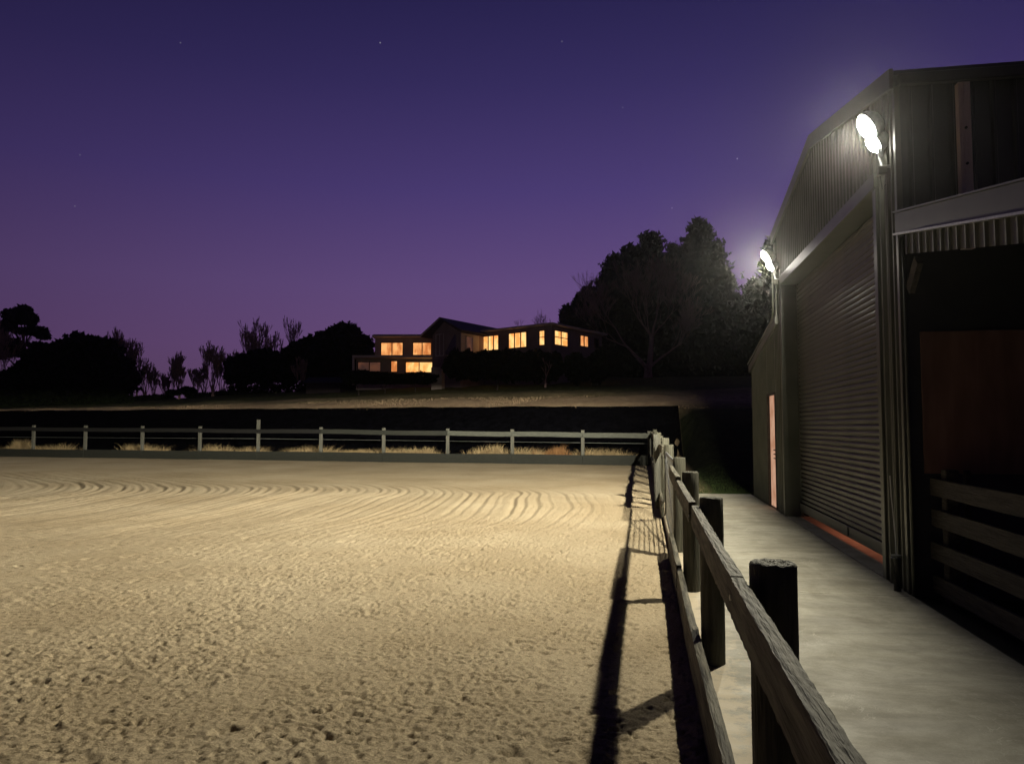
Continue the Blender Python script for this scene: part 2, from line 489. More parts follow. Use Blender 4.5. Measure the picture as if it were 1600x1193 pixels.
def np_mesh(name, v, f, mat, smooth=False):
    """v (N,3), f (M,k) numpy"""
    me = bpy.data.meshes.new(name)
    k = f.shape[1]
    me.vertices.add(len(v)); me.vertices.foreach_set('co', v.astype(np.float32).ravel())
    me.loops.add(f.size); me.loops.foreach_set('vertex_index', f.astype(np.int32).ravel())
    me.polygons.add(len(f)); me.polygons.foreach_set('loop_start', (np.arange(len(f)) * k).astype(np.int32))
    if smooth:
        me.polygons.foreach_set('use_smooth', np.ones(len(f), dtype=bool))
    me.update(calc_edges=True)
    if mat:
        me.materials.append(mat)
    return me


# ---- numpy value noise
def _hash(ix_, iy_, seed):
    h = (ix_.astype(np.int64) * 374761393 + iy_.astype(np.int64) * 668265263 + seed * 1274126177) & 0xffffffff
    h = ((h ^ (h >> 13)) * 1274126177) & 0xffffffff
    h = h ^ (h >> 16)
    return (h & 0xffff) / 65535.0


def vnoise(x, y, seed=0):
    x0 = np.floor(x); y0 = np.floor(y); fx = x - x0; fy = y - y0
    fx = fx * fx * (3 - 2 * fx); fy = fy * fy * (3 - 2 * fy)
    x0 = x0.astype(np.int64); y0 = y0.astype(np.int64)
    a = _hash(x0, y0, seed); b = _hash(x0 + 1, y0, seed); c = _hash(x0, y0 + 1, seed); d = _hash(x0 + 1, y0 + 1, seed)
    return (a * (1 - fx) + b * fx) * (1 - fy) + (c * (1 - fx) + d * fx) * fy


# ------------------------------------------------------------------ terrain
def far_fence_y(X):
    return 33.5 - .107 * (X - .28)


def smooth(a, b, x):
    t = np.clip((x - a) / (b - a), 0, 1)
    return t * t * (3 - 2 * t)


def ground_z(X, Y):
    X = np.asarray(X, float); Y = np.asarray(Y, float)
    n = Y - far_fence_y(X)
    r = X * CS + Y * SN; d = -X * SN + Y * CS
    u = np.clip(800 + F * r / np.maximum(d, 5), -300, 1900)
    ys = np.interp(u, [-300, 0, 200, 400, 560, 700, 900, 1150, 1900], [628, 624, 619, 608, 598, 592, 590, 592, 600])
    zc = CAMH + (HOR - ys) / F * 78
    bank = 2.6 * np.clip((n - 1.6) / 4.2, 0, 1) - .02
    soft = 2.6 * smooth(-9, 7, n) - .03
    m = smooth(1.6, 2.6, X)
    z1 = bank * (1 - m) + soft * m
    dd = np.maximum(d, 1)
    # from the bank top to the crest, then gently down
    t = np.clip((n - 5.8) / 38.0, 0, 1)
    z2 = (zc - 2.58) * (t ** 1.1)
    z3 = -np.clip(n - 46, 0, 400) * .035
    inside = (n < 1.2) & (X < .75)
    z = z1 + z2 + z3
    return np.where(inside, -.3, z)


def gz(p):
    return float(ground_z(p[0], p[1]))


def axis_pts(lo, hi, fine_lo, fine_hi, fine, growth):
    a = list(np.arange(fine_lo, fine_hi, fine)); s = fine
    while a[-1] < hi:
        s *= growth; a.append(a[-1] + s)
    s = fine; b = []
    x = fine_lo
    while x > lo:
        s *= growth; x -= s; b.append(x)
    return np.array(b[::-1] + a)


gx = axis_pts(-280, 280, -45, 12, .6, 1.06)
gy = axis_pts(-55, 380, 30, 80, .45, 1.05)
GX, GY = np.meshgrid(gx, gy)
GZ = ground_z(GX, GY)
nn = GY - far_fence_y(GX)
rough = (vnoise(GX * .9, GY * .9, 3) - .5) * .12 + (vnoise(GX * .25, GY * .25, 4) - .5) * .2
GZ = GZ + rough * smooth(6, 9, nn) + np.where((nn > 1.2) & (nn < 6), (vnoise(GX * .5, GY * .5, 8) - .5) * .06, 0)
v = np.stack([GX, GY, GZ], -1).reshape(-1, 3)
nx, ny = len(gx), len(gy)
i = np.arange(ny - 1)[:, None] * nx + np.arange(nx - 1)[None, :]
f = np.stack([i, i + 1, i + nx + 1, i + nx], -1).reshape(-1, 4)
kind(link('ground', np_mesh('ground', v, f, M['pasture'], True)), 'structure')

# black weed mat laid over the cut bank, with its own thickness
mx_ = np.linspace(-60, 1.75, 300); mt = np.linspace(1.1, 6.3, 26)
MX, MT = np.meshgrid(mx_, mt)
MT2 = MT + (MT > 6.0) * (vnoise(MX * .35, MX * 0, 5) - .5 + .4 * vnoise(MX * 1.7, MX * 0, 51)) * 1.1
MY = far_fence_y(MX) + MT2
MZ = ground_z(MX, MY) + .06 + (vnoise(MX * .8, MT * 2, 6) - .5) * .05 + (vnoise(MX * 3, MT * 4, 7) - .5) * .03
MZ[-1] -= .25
v = np.stack([MX, MY, MZ], -1).reshape(-1, 3)
nx, ny = len(mx_), len(mt)
i = np.arange(ny - 1)[:, None] * nx + np.arange(nx - 1)[None, :]
f = np.stack([i, i + 1, i + nx + 1, i + nx], -1).reshape(-1, 4)
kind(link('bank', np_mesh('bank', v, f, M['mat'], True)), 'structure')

# ------------------------------------------------------------------ arena sand (real relief)
SANDZ = -.10
ax = axis_pts(-48, .30, -4.6, .285, .0125, 1.0065)
ax = ax[ax < .305]
ay = axis_pts(1.2, 38.2, 2.9, 5.6, .0125, 1.0044)
AX, AY = np.meshgrid(ax, ay)
keep_top = far_fence_y(AX) - .02
AY2 = np.minimum(AY, keep_top)
r_ = AX * CS + AY2 * SN; d_ = -AX * SN + AY2 * CS


def fb(s, seed):
    return vnoise(AX * s + 13.7 * seed, AY2 * s - 7.1 * seed, seed) - .5


near = 1 - smooth(7, 22, d_)
ringz_ = smooth(10, 16, d_)
# crumbly footing: small clods standing proud, dark little pits between
crumb = np.clip(vnoise(AX * 62, AY2 * 62, 11) - .40, 0, 1) * .8 + np.clip(vnoise(AX * 33, AY2 * 33, 12) - .45, 0, 1) * 1.2
patch = .45 + 1.1 * vnoise(AX * 1.6, AY2 * 1.6, 25)
pits = np.clip(vnoise(AX * 34, AY2 * 34, 15) + .3 * fb(70, 18) - .70, 0, 1) * 4.0
big = np.clip(vnoise(AX * 15, AY2 * 15, 21) + .2 * fb(40, 27) - .86, 0, 1) * 8
H = (crumb * .017 - pits * .020) * (.35 + .65 * near) * patch - big * .018 * near
# old hoof prints, smoothed over
for (cx_, cy_, sd_) in ((1.9, 1.9, 61), (2.6, 2.3, 62)):
    hx_ = AX * cx_; hy_ = AY2 * cy_; ox_ = _hash(np.floor(hx_).astype(np.int64), np.floor(hy_).astype(np.int64), sd_)
    oy_ = _hash(np.floor(hx_).astype(np.int64), np.floor(hy_).astype(np.int64), sd_ + 9)
    hd_ = np.hypot((hx_ % 1 - .3 - .4 * ox_) / cx_, (hy_ % 1 - .3 - .4 * oy_) / cy_) / .07
    H += (-np.exp(-hd_ ** 2 * 1.3) * .020 + np.exp(-((hd_ - 1.35) / .35) ** 2) * .006) * (ox_ > .62) * (1 - ringz_)
H += fb(1.1, 16) * .016 + fb(3.2, 17) * .010 * (.3 + .7 * near) + fb(8, 13) * .006 * (.3 + .7 * near)
# harrow passes: nested hairpin bends opening to the left
wob = (vnoise(r_ * .22, d_ * .22, 19) - .5) * 1.4 + (vnoise(r_ * .9, d_ * .5, 23) - .5) * .22
dl_ = d_ - 18.8
Pp = r_ + np.where(dl_ > 0, 3.1 * (np.sqrt(1 + (dl_ / 3.0) ** 2) - 1), 1.35 * (np.sqrt(1 + (dl_ / 4.2) ** 2) - 1)) + wob
cell = np.floor(Pp / 1.15); fr_ = Pp / 1.15 - cell
amp = .5 + .5 * _hash(cell.astype(np.int64), cell.astype(np.int64) * 0, 77)
fade_ = vnoise(d_ * .5 + cell * 3.1, cell * 1.7, 24)
ringzone = smooth(9.5, 16.5, d_) * (1 - smooth(26, 31, d_)) * smooth(.1, 1.6, .3 - AX)
g = np.zeros_like(Pp)
for (c_, w__, a_) in ((.18, .046, 1.0), (.38, .034, .5), (.60, .048, .9), (.82, .036, .45)):
    dx_ = (fr_ - c_) / w__
    g += (-np.exp(-dx_ ** 2) + .55 * np.exp(-((dx_ - 1.9) / 1.1) ** 2)) * a_
H += g * (.038 + .05 * smooth(2, 14, -r_)) * amp * ringzone * (.5 + .5 * fade_)
H += np.sin(Pp * 2 * math.pi / .22) * .0050 * (.25 + .75 * ringzone) * fade_
Z = SANDZ + H
Z += np.clip(.12 - (.285 - AX), 0, .12) * .25
v = np.stack([AX, AY2, Z], -1).reshape(-1, 3)
nx, ny = len(ax), len(ay)
i = np.arange(ny - 1)[:, None] * nx + np.arange(nx - 1)[None, :]
f = np.stack([i, i + 1, i + nx + 1, i + nx], -1).reshape(-1, 4)
print('sand', nx, ny)
kind(link('sand', np_mesh('sand', v, f, M['sand'], True)), 'structure')

# ------------------------------------------------------------------ concrete walkway, cut in slabs by recessed joints
WX0, WX1 = .34, 2.50
walk = kind(thing('walkway', '', ''), 'structure')
del walk['label']; del walk['category']
jy = [-3, 7.78, 11.6, 15.2, 18.75]
for k in range(len(jy) - 1):
    MB().box(WX0, WX1, jy[k] + .006, jy[k + 1] - .006, -.14, 0).build('slab', M['concrete'], walk, bevel=.006)
MB().box(WX0 + .01, 2.9, -3, 18.7, -.16, -.02).build('joint_filler', M['black'], walk)
MB().box(2.512, 2.86, 8.58, 14.28, -.13, .0).build('threshold', M['concrete'], walk, bevel=.005)
# yard apron right of the walkway, dark earth
kind(MB().box(2.512, 14, -3, 7.85, -.3, -.05).build('yard_floor', M['barkdark']), 'structure')


# ------------------------------------------------------------------ timber helpers
def rough_bar(p0, p1, wx, wz, seed, step=.05, amp=.004, sag=.0, twist=.0):
    """subdivided sawn timber with uneven edges; runs p0->p1, wx sideways, wz vertical"""
    p0 = Vector(p0); p1 = Vector(p1); L = (p1 - p0).length; d = (p1 - p0) / L
    side = d.cross(Vector((0, 0, 1))).normalized(); up = side.cross(d)
    n = max(3, int(L / step)); rnd = random.Random(seed)
    prof = []
    ku, kv = 3, 5
    for a in range(ku): prof.append((-.5 + a / ku, -.5))
    for a in range(kv): prof.append((.5, -.5 + a / kv))
    for a in range(ku): prof.append((.5 - a / ku, .5))
    for a in range(kv): prof.append((-.5, .5 - a / kv))
    m = len(prof); b = MB()
    ph = [rnd.uniform(0, 6.28) for _ in range(8)]
    for k in range(n + 1):
        t = k / n; c = p0 + d * L * t
        c = c + up * (math.sin(t * 3.1 + ph[0]) * sag) + side * math.sin(t * 4 + ph[1]) * sag
        for j, (a, h) in enumerate(prof):
            corner = abs(abs(a) - .5) < .01 and abs(abs(h) - .5) < .01
            e = amp * (rnd.random() - .5) * (1.1 if corner else .5) + amp * .12 * math.sin(k * .2 * step / .05 + j * .3 + ph[2])
            aa = a * wx; hh = h * wz
            if corner: aa *= .94; hh *= .975
            if abs(h) > .49: hh += e
            if abs(a) > .49: aa += e * .7
            b.v.append(tuple(c + side * aa + up * hh))
    for k in range(n):
        for j in range(m):
            j2 = (j + 1) % m
            b.f.append((k * m + j, k * m + j2, (k + 1) * m + j2, (k + 1) * m + j))
    b.f.append(tuple(range(m))[::-1]); b.f.append(tuple(n * m + j for j in range(m)))
    return b


def round_post(x, y, z0, z1, r, seed, n=20, steps=10, split=True):
    rnd = random.Random(seed); b = MB(); ph = [rnd.uniform(0, 6.28) for _ in range(4)]
    rows = [(z0 + (z1 - z0) * k / steps, 1.0) for k in range(steps + 1)]
    rows[-1] = (z1 - .012, 1.0); rows += [(z1 - .003, .95), (z1, .86), (z1 + .001, .55), (z1 - .001, .25)]
    for k, (z, s) in enumerate(rows):
        for j in range(n):
            t = 2 * math.pi * j / n
            rr = r * s * (1 + .02 * math.sin(3 * t + ph[0]) + .015 * math.sin(5 * t + ph[1] + z)) + rnd.uniform(-.001, .001)
            zz = z + (rnd.uniform(-.004, .004) if s < .99 else 0)
            b.v.append((x + rr * math.cos(t), y + rr * math.sin(t), zz))
    for k in range(len(rows) - 1):
        for j in range(n):
            j2 = (j + 1) % n
            b.f.append((k * n + j, k * n + j2, (k + 1) * n + j2, (k + 1) * n + j))
    e = (len(rows) - 1) * n
    b.f.append(tuple(e + j for j in range(n))); b.f.append(tuple(range(n))[::-1])
    return b


# ------------------------------------------------------------------ side fence between arena and walkway
def ftop(Y):   # post top height along the side fence
    return float(np.interp(Y, [0, 5.5, 10, 16, 33.5], [1.115, 1.115, 1.2, 1.3, 1.45]))


fence = thing('arena_side_fence', 'weathered timber post and rail fence running along the walkway beside the shed', 'fence', (.45, 2.8, 0))
posts_y = [.35, 2.86, 5.39, 7.68, 10.03]
for k, y in enumerate(posts_y):
    r = .082 if y < 4 else .08
    zt = ftop(y) if k != 3 else 1.155
    round_post(.452, y, -.2, zt, r, 30 + k, n=24).build('post', M['post'], fence, smooth=True)
far_y = [14.1, 16.5, 18.9, 21.3, 23.7, 26.1, 28.5, 30.9]
for k, y in enumerate(far_y):
    round_post(.452, y, -.3, ftop(y) + (.05 if k % 3 == 1 else 0), .085, 50 + k, n=14, steps=4).build('post', M['post'], fence, smooth=True)
# top rails, butted at posts with small offsets in height
rails = [(-1.6, 2.90, 1.045), (2.91, 5.47, 1.05), (5.50, 7.72, 1.068), (7.73, 10.08, 1.10)]
for k, (a, b_, z) in enumerate(rails):
    rough_bar((.336, a, z - .075), (.336 + (.008 if k % 2 else -.002), b_, z - .072), .05, .15, 70 + k, step=.035, amp=.0032, sag=.004).build('rail', M['rail'], fence)
for k in range(len(far_y)):
    a = far_y[k]; b_ = far_y[k + 1] if k + 1 < len(far_y) else 33.3
    z = ftop(a) - .05; z2 = ftop(b_) - .05
    rough_bar((.338, a + .01, z - .08), (.338, b_ - .01, z2 - .08), .05, .16, 90 + k, step=.2, amp=.01, sag=.02).build('rail', M['rail'], fence)
# kick boards on the arena side holding the sand
kb = [(-1.6, 2.9, .215), (2.91, 5.45, .222), (5.46, 7.70, .21), (7.71, 10.05, .235), (14.05, 18.9, .25), (18.91, 23.7, .27), (23.71, 28.5, .29), (28.51, 33.4, .32)]
for k, (a, b_, z) in enumerate(kb):
    h = z + .16
    rough_bar((.332, a, z - h / 2), (.332, b_, z - h / 2), .055, h, 110 + k, step=.08 if a < 8 else .3, amp=.004, sag=.003).build('kickboard', M['rail'], fence)
# bolt heads through rails on the near posts
for y in posts_y[1:4]:
    MB().tube([(.306, y, .985), (.300, y, .985)], .011, 8).build('bolt', M['galv'], fence)

# mesh gate in the side fence
gate = thing('mesh_gate', 'galvanised weld-mesh gate in the timber fence beside the lit sand', 'gate', (.40, 10.15, 0))
g0, g1, gzb, gzt = 10.18, 13.95, .02, 1.13
fr = MB()
for a, b_ in (((.40, g0, gzb), (.40, g1, gzb)), ((.40, g0, gzt), (.40, g1, gzt)), ((.40, g0, gzb), (.40, g0, gzt)), ((.40, g1, gzb), (.40, g1, gzt)),
              ((.40, g0, gzb), (.40, g1, gzt))):
    fr.tube([a, b_], .019, 8)
fr.build('frame', M['galv'], gate, smooth=True)
ms = MB(); y = g0 + .11
while y < g1 - .02:
    ms.tube([(.40, y, gzb), (.40, y, gzt)], .0065, 4, cap=False); y += .125
z = gzb + .11
while z < gzt - .02:
    ms.tube([(.404, g0, z), (.404, g1, z)], .0065, 4, cap=False); z += .125
kind(ms.build('wire_mesh', M['galv'], gate), 'stuff')
for z in (.2, .95):
    MB().box(.385, .435, g0 - .11, g0 - .01, z - .02, z + .02).build('hinge', M['galv'], gate)
# tall square gate posts beyond the gate
for k, (y, h, lab) in enumerate(((15.9, 1.36, 'pale square gate post with lit face just past the mesh gate'),
                                 (17.6, 1.42, 'second square gate post, farther up the side fence'))):
    o = MB().box(.335 - .11 * 1, .335, y, y + .12, -.15, h).build('gate_post', M['postlight'], bevel=.008)
    tag(o, lab, 'post')

# ------------------------------------------------------------------ far fence
ff = thing('arena_far_fence', 'timber fence with kickboard along the far end of the sand arena', 'fence', (.28, 33.5, 0))
px_list = [-45, 52, 133, 222, 312, 403, 501, 599, 699, 800, 910, 1014]


def on_far(x):
    u = (x - VPX) / 1198.0   # X = u d ; d = -X s + Y c ; Y = 33.5-.107(X-.28)
    # d = -u d s + c (33.53 - .107 u d)
    d = CS * 33.53 / (1 + u * SN + CS * .107 * u)
    X = u * d
    return Vector((X, far_fence_y(X), 0)), d


pts = []
for k, x in enumerate(px_list):
    p, d = on_far(x)
    zt = iz(np.interp(x, [0, 500, 910, 1014], [663.5, 667, 671.5, 673]), d)
    pts.append((p, zt))
for k, (p, zt) in enumerate(pts):
    t = zt + (.36 if k in (5,) else 0)
    m = M['postlight']
    wdt = .075
    b = MB().box(p.x - wdt, p.x + wdt, p.y + .03, p.y + .16, -.3, t)
    b.build('post', m, ff, bevel=.01)
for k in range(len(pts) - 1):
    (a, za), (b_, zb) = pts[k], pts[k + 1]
    mm = M['railx'] if k >= 8 else (M['kick'] if k >= 6 else M['railshade'])  # rails darken leftwards: the falling shade is put into their colour
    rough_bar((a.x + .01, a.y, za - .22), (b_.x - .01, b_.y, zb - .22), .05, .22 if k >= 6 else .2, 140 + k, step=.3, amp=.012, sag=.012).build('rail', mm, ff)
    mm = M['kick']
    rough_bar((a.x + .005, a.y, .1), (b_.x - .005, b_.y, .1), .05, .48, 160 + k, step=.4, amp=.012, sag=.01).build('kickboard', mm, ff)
# two boards / wires seen behind the far fence rail: a thin electric wire run
wire = MB().tube([(pts[0][0].x, pts[0][0].y + .3, 1.0), (pts[5][0].x, pts[5][0].y + .3, .98), (pts[-1][0].x, pts[-1][0].y + .3, .85)], .01, 4)
wire.build('wire', M['galv'], ff)


# ------------------------------------------------------------------ grass
def blades(name, pos, hgt, wid, lean, mat, seed, parent=None, fan=None):
    r = np.random.default_rng(seed); n = len(pos)
    ang = r.uniform(0, 2 * math.pi, n); h = hgt * r.uniform(.45, 1.1, n); wv = wid * r.uniform(.6, 1.3, n)
    la = r.uniform(0, 2 * math.pi, n) if fan is None else fan
    ln = lean * r.uniform(.2, 1.2, n) * h
    dx, dy = np.cos(ang) * wv, np.sin(ang) * wv
    lx, ly = np.cos(la) * ln, np.sin(la) * ln
    p = np.asarray(pos)
    a = p + np.stack([dx, dy, 0 * h], -1); b = p - np.stack([dx, dy, 0 * h], -1)
    m1 = p + np.stack([lx * .4 + dx * .6, ly * .4 + dy * .6, h * .6], -1); m2 = p + np.stack([lx * .4 - dx * .6, ly * .4 - dy * .6, h * .6], -1)
    t = p + np.stack([lx, ly, h], -1)
    v = np.stack([a, b, m2, m1, t], 1).reshape(-1, 3)
    k = np.arange(n)[:, None] * 5
    f = np.concatenate([k + np.array([[0, 1, 2]]), k + np.array([[0, 2, 3]]), k + np.array([[3, 2, 4]])])
    return link(name, np_mesh(name, v, f, mat), parent)


# strip of dry grass at the foot of the bank
n = 15000
X = RNG.uniform(-42, 1.0, n); off = RNG.uniform(.25, 1.7, n)
dens = vnoise(X * .8, off * 0, 33)
sel = dens > .32
X = X[sel]; off = off[sel]; dens = dens[sel]
Y = far_fence_y(X) + off
Zg = ground_z(X, Y)
Zg = np.where(off < 1.2, -.02, Zg)
o = blades('dry_grass', np.stack([X, Y, Zg - .03], -1), .22 + dens * .55, .012, 1.0, M['dry'], 5)
kind(o, 'stuff'); tag(o, 'strip of dry tan grass behind the far fence kickboard', 'grass')
# earth shelf that grass grows on
sx = np.linspace(-48, 1.9, 120); st = np.array([.17, .6, 1.3, 1.9])
SX, ST = np.meshgrid(sx, st); SY = far_fence_y(SX) + ST
SZ = np.array([.0, .12, .16, .1])[:, None] + (vnoise(SX * .7, ST, 44) - .5) * .2
v = np.stack([SX, SY, SZ], -1).reshape(-1, 3); nx, ny = len(sx), 4
i = np.arange(ny - 1)[:, None] * nx + np.arange(nx - 1)[None, :]
f = np.stack([i, i + 1, i + nx + 1, i + nx], -1).reshape(-1, 4)
kind(link('verge', np_mesh('verge', v, f, mat_noise('verge_straw', (.13, .10, .058), (.24, .19, .11), scale=3, rough=.95, bump=.6, bscale=12, bdist=.06), True)), 'structure')

tus = [(195, 690, .9, 'dry', 'dry grass tussock behind the third far fence post from the left'),
       (648, 694, 1.5, 'dry', 'wide pale grass tussock behind the middle of the far fence'),
       (762, 693, 1.6, 'dry', 'tall pale grass tussock beside the rusty coloured clump'),
       (858, 693, 1.1, 'rust', 'rusty brown dead clump behind the far fence rail'),
       (8, 688, 1.2, 'dry', 'pale grass tussock at the far left end of the fence'),
       (545, 700, .8, 'dry', 'small dry tussock just right of the photo middle-left fence post'),
       (960, 702, .7, 'dry', 'small dry tussock near the far fence corner')]
for k, (x, ytop, wd, mt_, lab) in enumerate(tus):
    p, d = on_far(x); p = p + Vector((0, 1.1, 0)); hh = (iz(ytop, d + 1) - .1) * .95
    m_ = 1100; wd *= 1.25
    rr = np.abs(RNG.normal(0, .4, m_)) * wd; aa = RNG.uniform(0, 6.28, m_)
    P = np.stack([p.x + rr * np.cos(aa) * 1.0, p.y + rr * np.sin(aa) * .35, .1 + 0 * rr], -1)
    hl = hh * np.clip(1.05 - (rr / (wd * 1.2)) ** 2, .3, 1.1) * (.35 + .9 * vnoise(P[:, 0] * 2.6, P[:, 1] * 2.6, 70 + k))
    o = blades('grass_tussock', P, hl, .014, .6, M[mt_], 60 + k, fan=np.where(RNG.random(m_) > .6, aa, RNG.uniform(0, 6.28, m_)))
    tag(o, lab, 'grass tussock', 'tussocks behind the far fence')

# short green grass at the end of the walkway
n = 12000
X = RNG.uniform(.75, 3.4, n); Y = 18.8 + RNG.random(n) ** 1.9 * 9
o = blades('lawn_grass', np.stack([X, Y, ground_z(X, Y) - .01], -1), .05, .006, .8, M['grass'], 9)
kind(o, 'stuff'); tag(o, 'short green grass beyond the end of the concrete walkway', 'grass')
# rough pasture tufts along the bank top
n = 22000
X = RNG.uniform(-60, 12, n); Y = far_fence_y(X) + 6.0 + RNG.random(n) ** 1.3 * 12 - .3
o = blades('pasture_grass', np.stack([X, Y, ground_z(X, Y) - .05], -1), .11, .02, .9, M['tan'], 10)
kind(o, 'stuff'); tag(o, 'dry tan pasture grass above the black bank', 'grass')

# ------------------------------------------------------------------ shed
WP = 2.52           # gable wall plane (faces the arena)
Y0, Y1, YA = 7.9, 14.72, 11.4
ZN, ZF, ZA = 5.07, 5.2, 5.78
LT = 18.3           # far lean-to end
shed = thing('steel_shed', 'dark green-grey steel gable shed with big roller door and lean-tos beside the walkway', 'shed', (WP, 8, 0))


def gable_z(Y):
    if Y <= YA:
        return ZN + (ZA - ZN) * (Y - Y0) / (YA - Y0)
    return ZA + (ZF - ZA) * (Y - YA) / (Y1 - YA)


def corrugated(y0, y1, zb, zt, x, pitch=.19, depth=.028, axis='y', sign=-1, flat=.55):
    """trapezoid-ribbed sheet in plane x=const (axis y) or y=const (axis x)"""
    prof = []
    y = y0
    while y < y1:
        for (a, h) in ((0, 0), (.5 - .14, 0), (.5 - .06, 1), (.5 + .06, 1), (.5 + .14, 0)):
            yy = y + a * pitch
            if yy < y1:
                prof.append((yy, h * depth))
        y += pitch
    prof.append((y1, 0))
    b = MB()
    for (yy, h) in prof:
        for z in (zb(yy) if callable(zb) else zb, zt(yy) if callable(zt) else zt):
            b.v.append((x + sign * h, yy, z) if axis == 'y' else (yy, x + sign * h, z))
    for k in range(len(prof) - 1):
        b.f.append((2 * k, 2 * k + 2, 2 * k + 3, 2 * k + 1))
    return b


DY0, DY1, DZ = 8.58, 14.28, 4.17
# gable cladding above the door and beside it
corrugated(Y0 + .02, Y1, lambda y: DZ + .2 if DY0 - .0 < y < DY1 + .05 else 0.0, lambda y: gable_z(y) - .02, WP, pitch=.15)
corrugated(DY0, DY1 + .02, DZ + .16, lambda y: gable_z(y) - .03, WP, pitch=.155, depth=.02).build('gable_cladding', M['steel'], shed)
corrugated(Y0 + .03, DY0, 0.0, lambda y: gable_z(y) - .03, WP, pitch=.19, depth=.035).build('corner_cladding', M['steel'], shed)
corrugated(DY1 + .03, Y1, 3.0, lambda y: gable_z(y) - .03, WP, pitch=.15, depth=.02).build('gable_cladding', M['steel'], shed)
# solid backing wall so that no light leaks
bk = MB()
bk.prism([(WP + .04, DY0, DZ + .1), (WP + .04, DY1, DZ + .1), (WP + .04, Y1, DZ + .1), (WP + .04, Y1, ZF - .05), (WP + .04, YA, ZA - .05), (WP + .04, Y0 + .05, ZN - .05), (WP + .04, Y0 + .05, DZ + .1)], (.06, 0, 0))
bk.build('wall_lining', M['darksteel'], shed)
MB().box(WP + .04, WP + .1, Y0 + .05, DY0 - .03, 0, DZ + .098).build('wall_lining', M['darksteel'], shed)
# door jambs and lintel
MB().box(WP - .03, WP + .30, DY0 - .012, DY0 + .10, 0, DZ).build('door_jamb', M['flash'], shed, bevel=.004)
MB().box(WP - .02, WP + .285, DY1, DY1 + .03, 0, DZ).build('door_jamb', M['steel'], shed, bevel=.004)
MB().box(WP - .035, WP - .005, DY1 - .0, DY1 + .11, 0, DZ + .3).build('corner_flashing', M['flash'], shed, bevel=.004)
MB().box(WP + .24, WP + .275, DY1 - .075, DY1 - .003, 0, DZ).build('door_guide', M['flash'], shed, bevel=.004)
MB().box(WP + .24, WP + .275, DY0 + .103, DY0 + .16, 0, DZ).build('door_guide', M['flash'], shed, bevel=.004)
MB().box(WP - .045, WP + .30, DY0 - .012, DY1 + .03, DZ + .003, DZ + .17).build('lintel', M['flash'], shed, bevel=.006)
MB().box(WP - .035, WP + .02, Y0 - .03, Y0 + .035, 0, ZN - .1).build('corner_flashing', M['flash'], shed, bevel=.004)
MB().box(WP - .03, WP + .02, Y0 + .27, Y0 + .31, 0, ZN - .1).build('cover_strip', M['steel'], shed, bevel=.004)

# roller door: one slat per rib, sharing one mesh
door = MB().box(WP + .27, WP + .285, DY0 + .1, DY1, .24, DZ).build('roller_door', M['darksteel'], shed)
pitch = .0765; b = MB(); yy0, yy1 = DY0 + .13, DY1 - .03
prof = [(0, 0), (.006, -.004), (.016, -.024), (.05, -.026), (.064, -.020), (.070, -.004), (pitch, 0)]
for (z, x) in prof:
    b.v += [(x, yy0, z), (x, yy1, z)]
for k in range(len(prof) - 1):
    b.f.append((2 * k, 2 * k + 1, 2 * k + 3, 2 * k + 2))
sme = b.mesh('slat', M['slat'])
z = .25; doff = Vector((0, 0, 0)); q = door
base = -(shed.location + door.location)
for k in range(int((DZ - .25) / pitch)):
    o = bpy.data.objects.new('slat', sme); COL.objects.link(o)
    o.parent = door; o.location = base + Vector((WP + .262 + random.uniform(-.001, .001) + door.location.x + shed.location.x - 0, 0, z)) - Vector((0, 0, 0))
    o.location = Vector((WP + .262 + random.uniform(-.0015, .0015), 0, z))
    z += pitch
MB().box(WP + .215, WP + .262, yy0, yy1, .095, .247).build('bottom_rail', M['slat'], door, loc=(0, 0, 0), bevel=.004)
MB().box(WP + .20, WP + .2145, 11.0, 11.035, .12, .24).build('door_handle', M['black'], door, loc=(0, 0, 0))
# shed floor inside the roller door, seen as an orange strip
kind(MB().box(WP + .215, 7.5, DY0 + .12, DY1 - .02, -.1, .004).build('shed_floor', M['interior']), 'structure')

# roof slabs
def roofslab(ya, za, yb, zb, x0, x1, th=.05):
    return MB().prism([(x0, ya, za), (x0, yb, zb), (x0, yb, zb + th), (x0, ya, za + th)], (x1 - x0, 0, 0))


s1 = (ZA - ZN) / (YA - Y0)
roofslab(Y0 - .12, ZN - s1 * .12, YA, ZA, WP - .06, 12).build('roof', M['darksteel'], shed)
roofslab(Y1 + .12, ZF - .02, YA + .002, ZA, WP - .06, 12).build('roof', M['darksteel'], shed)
# barge boards on the gable
for (ya, za, yb, zb) in ((Y0 - .12, ZN - s1 * .12, YA, ZA), (YA + .003, ZA, Y1 + .12, ZF - .02)):
    MB().prism([(WP - .10, ya, za - .13), (WP - .10, yb, zb - .13), (WP - .10, yb, zb + .07), (WP - .10, ya, za + .07)], (.036, 0, 0)).build('barge_board', M['steel'], shed)
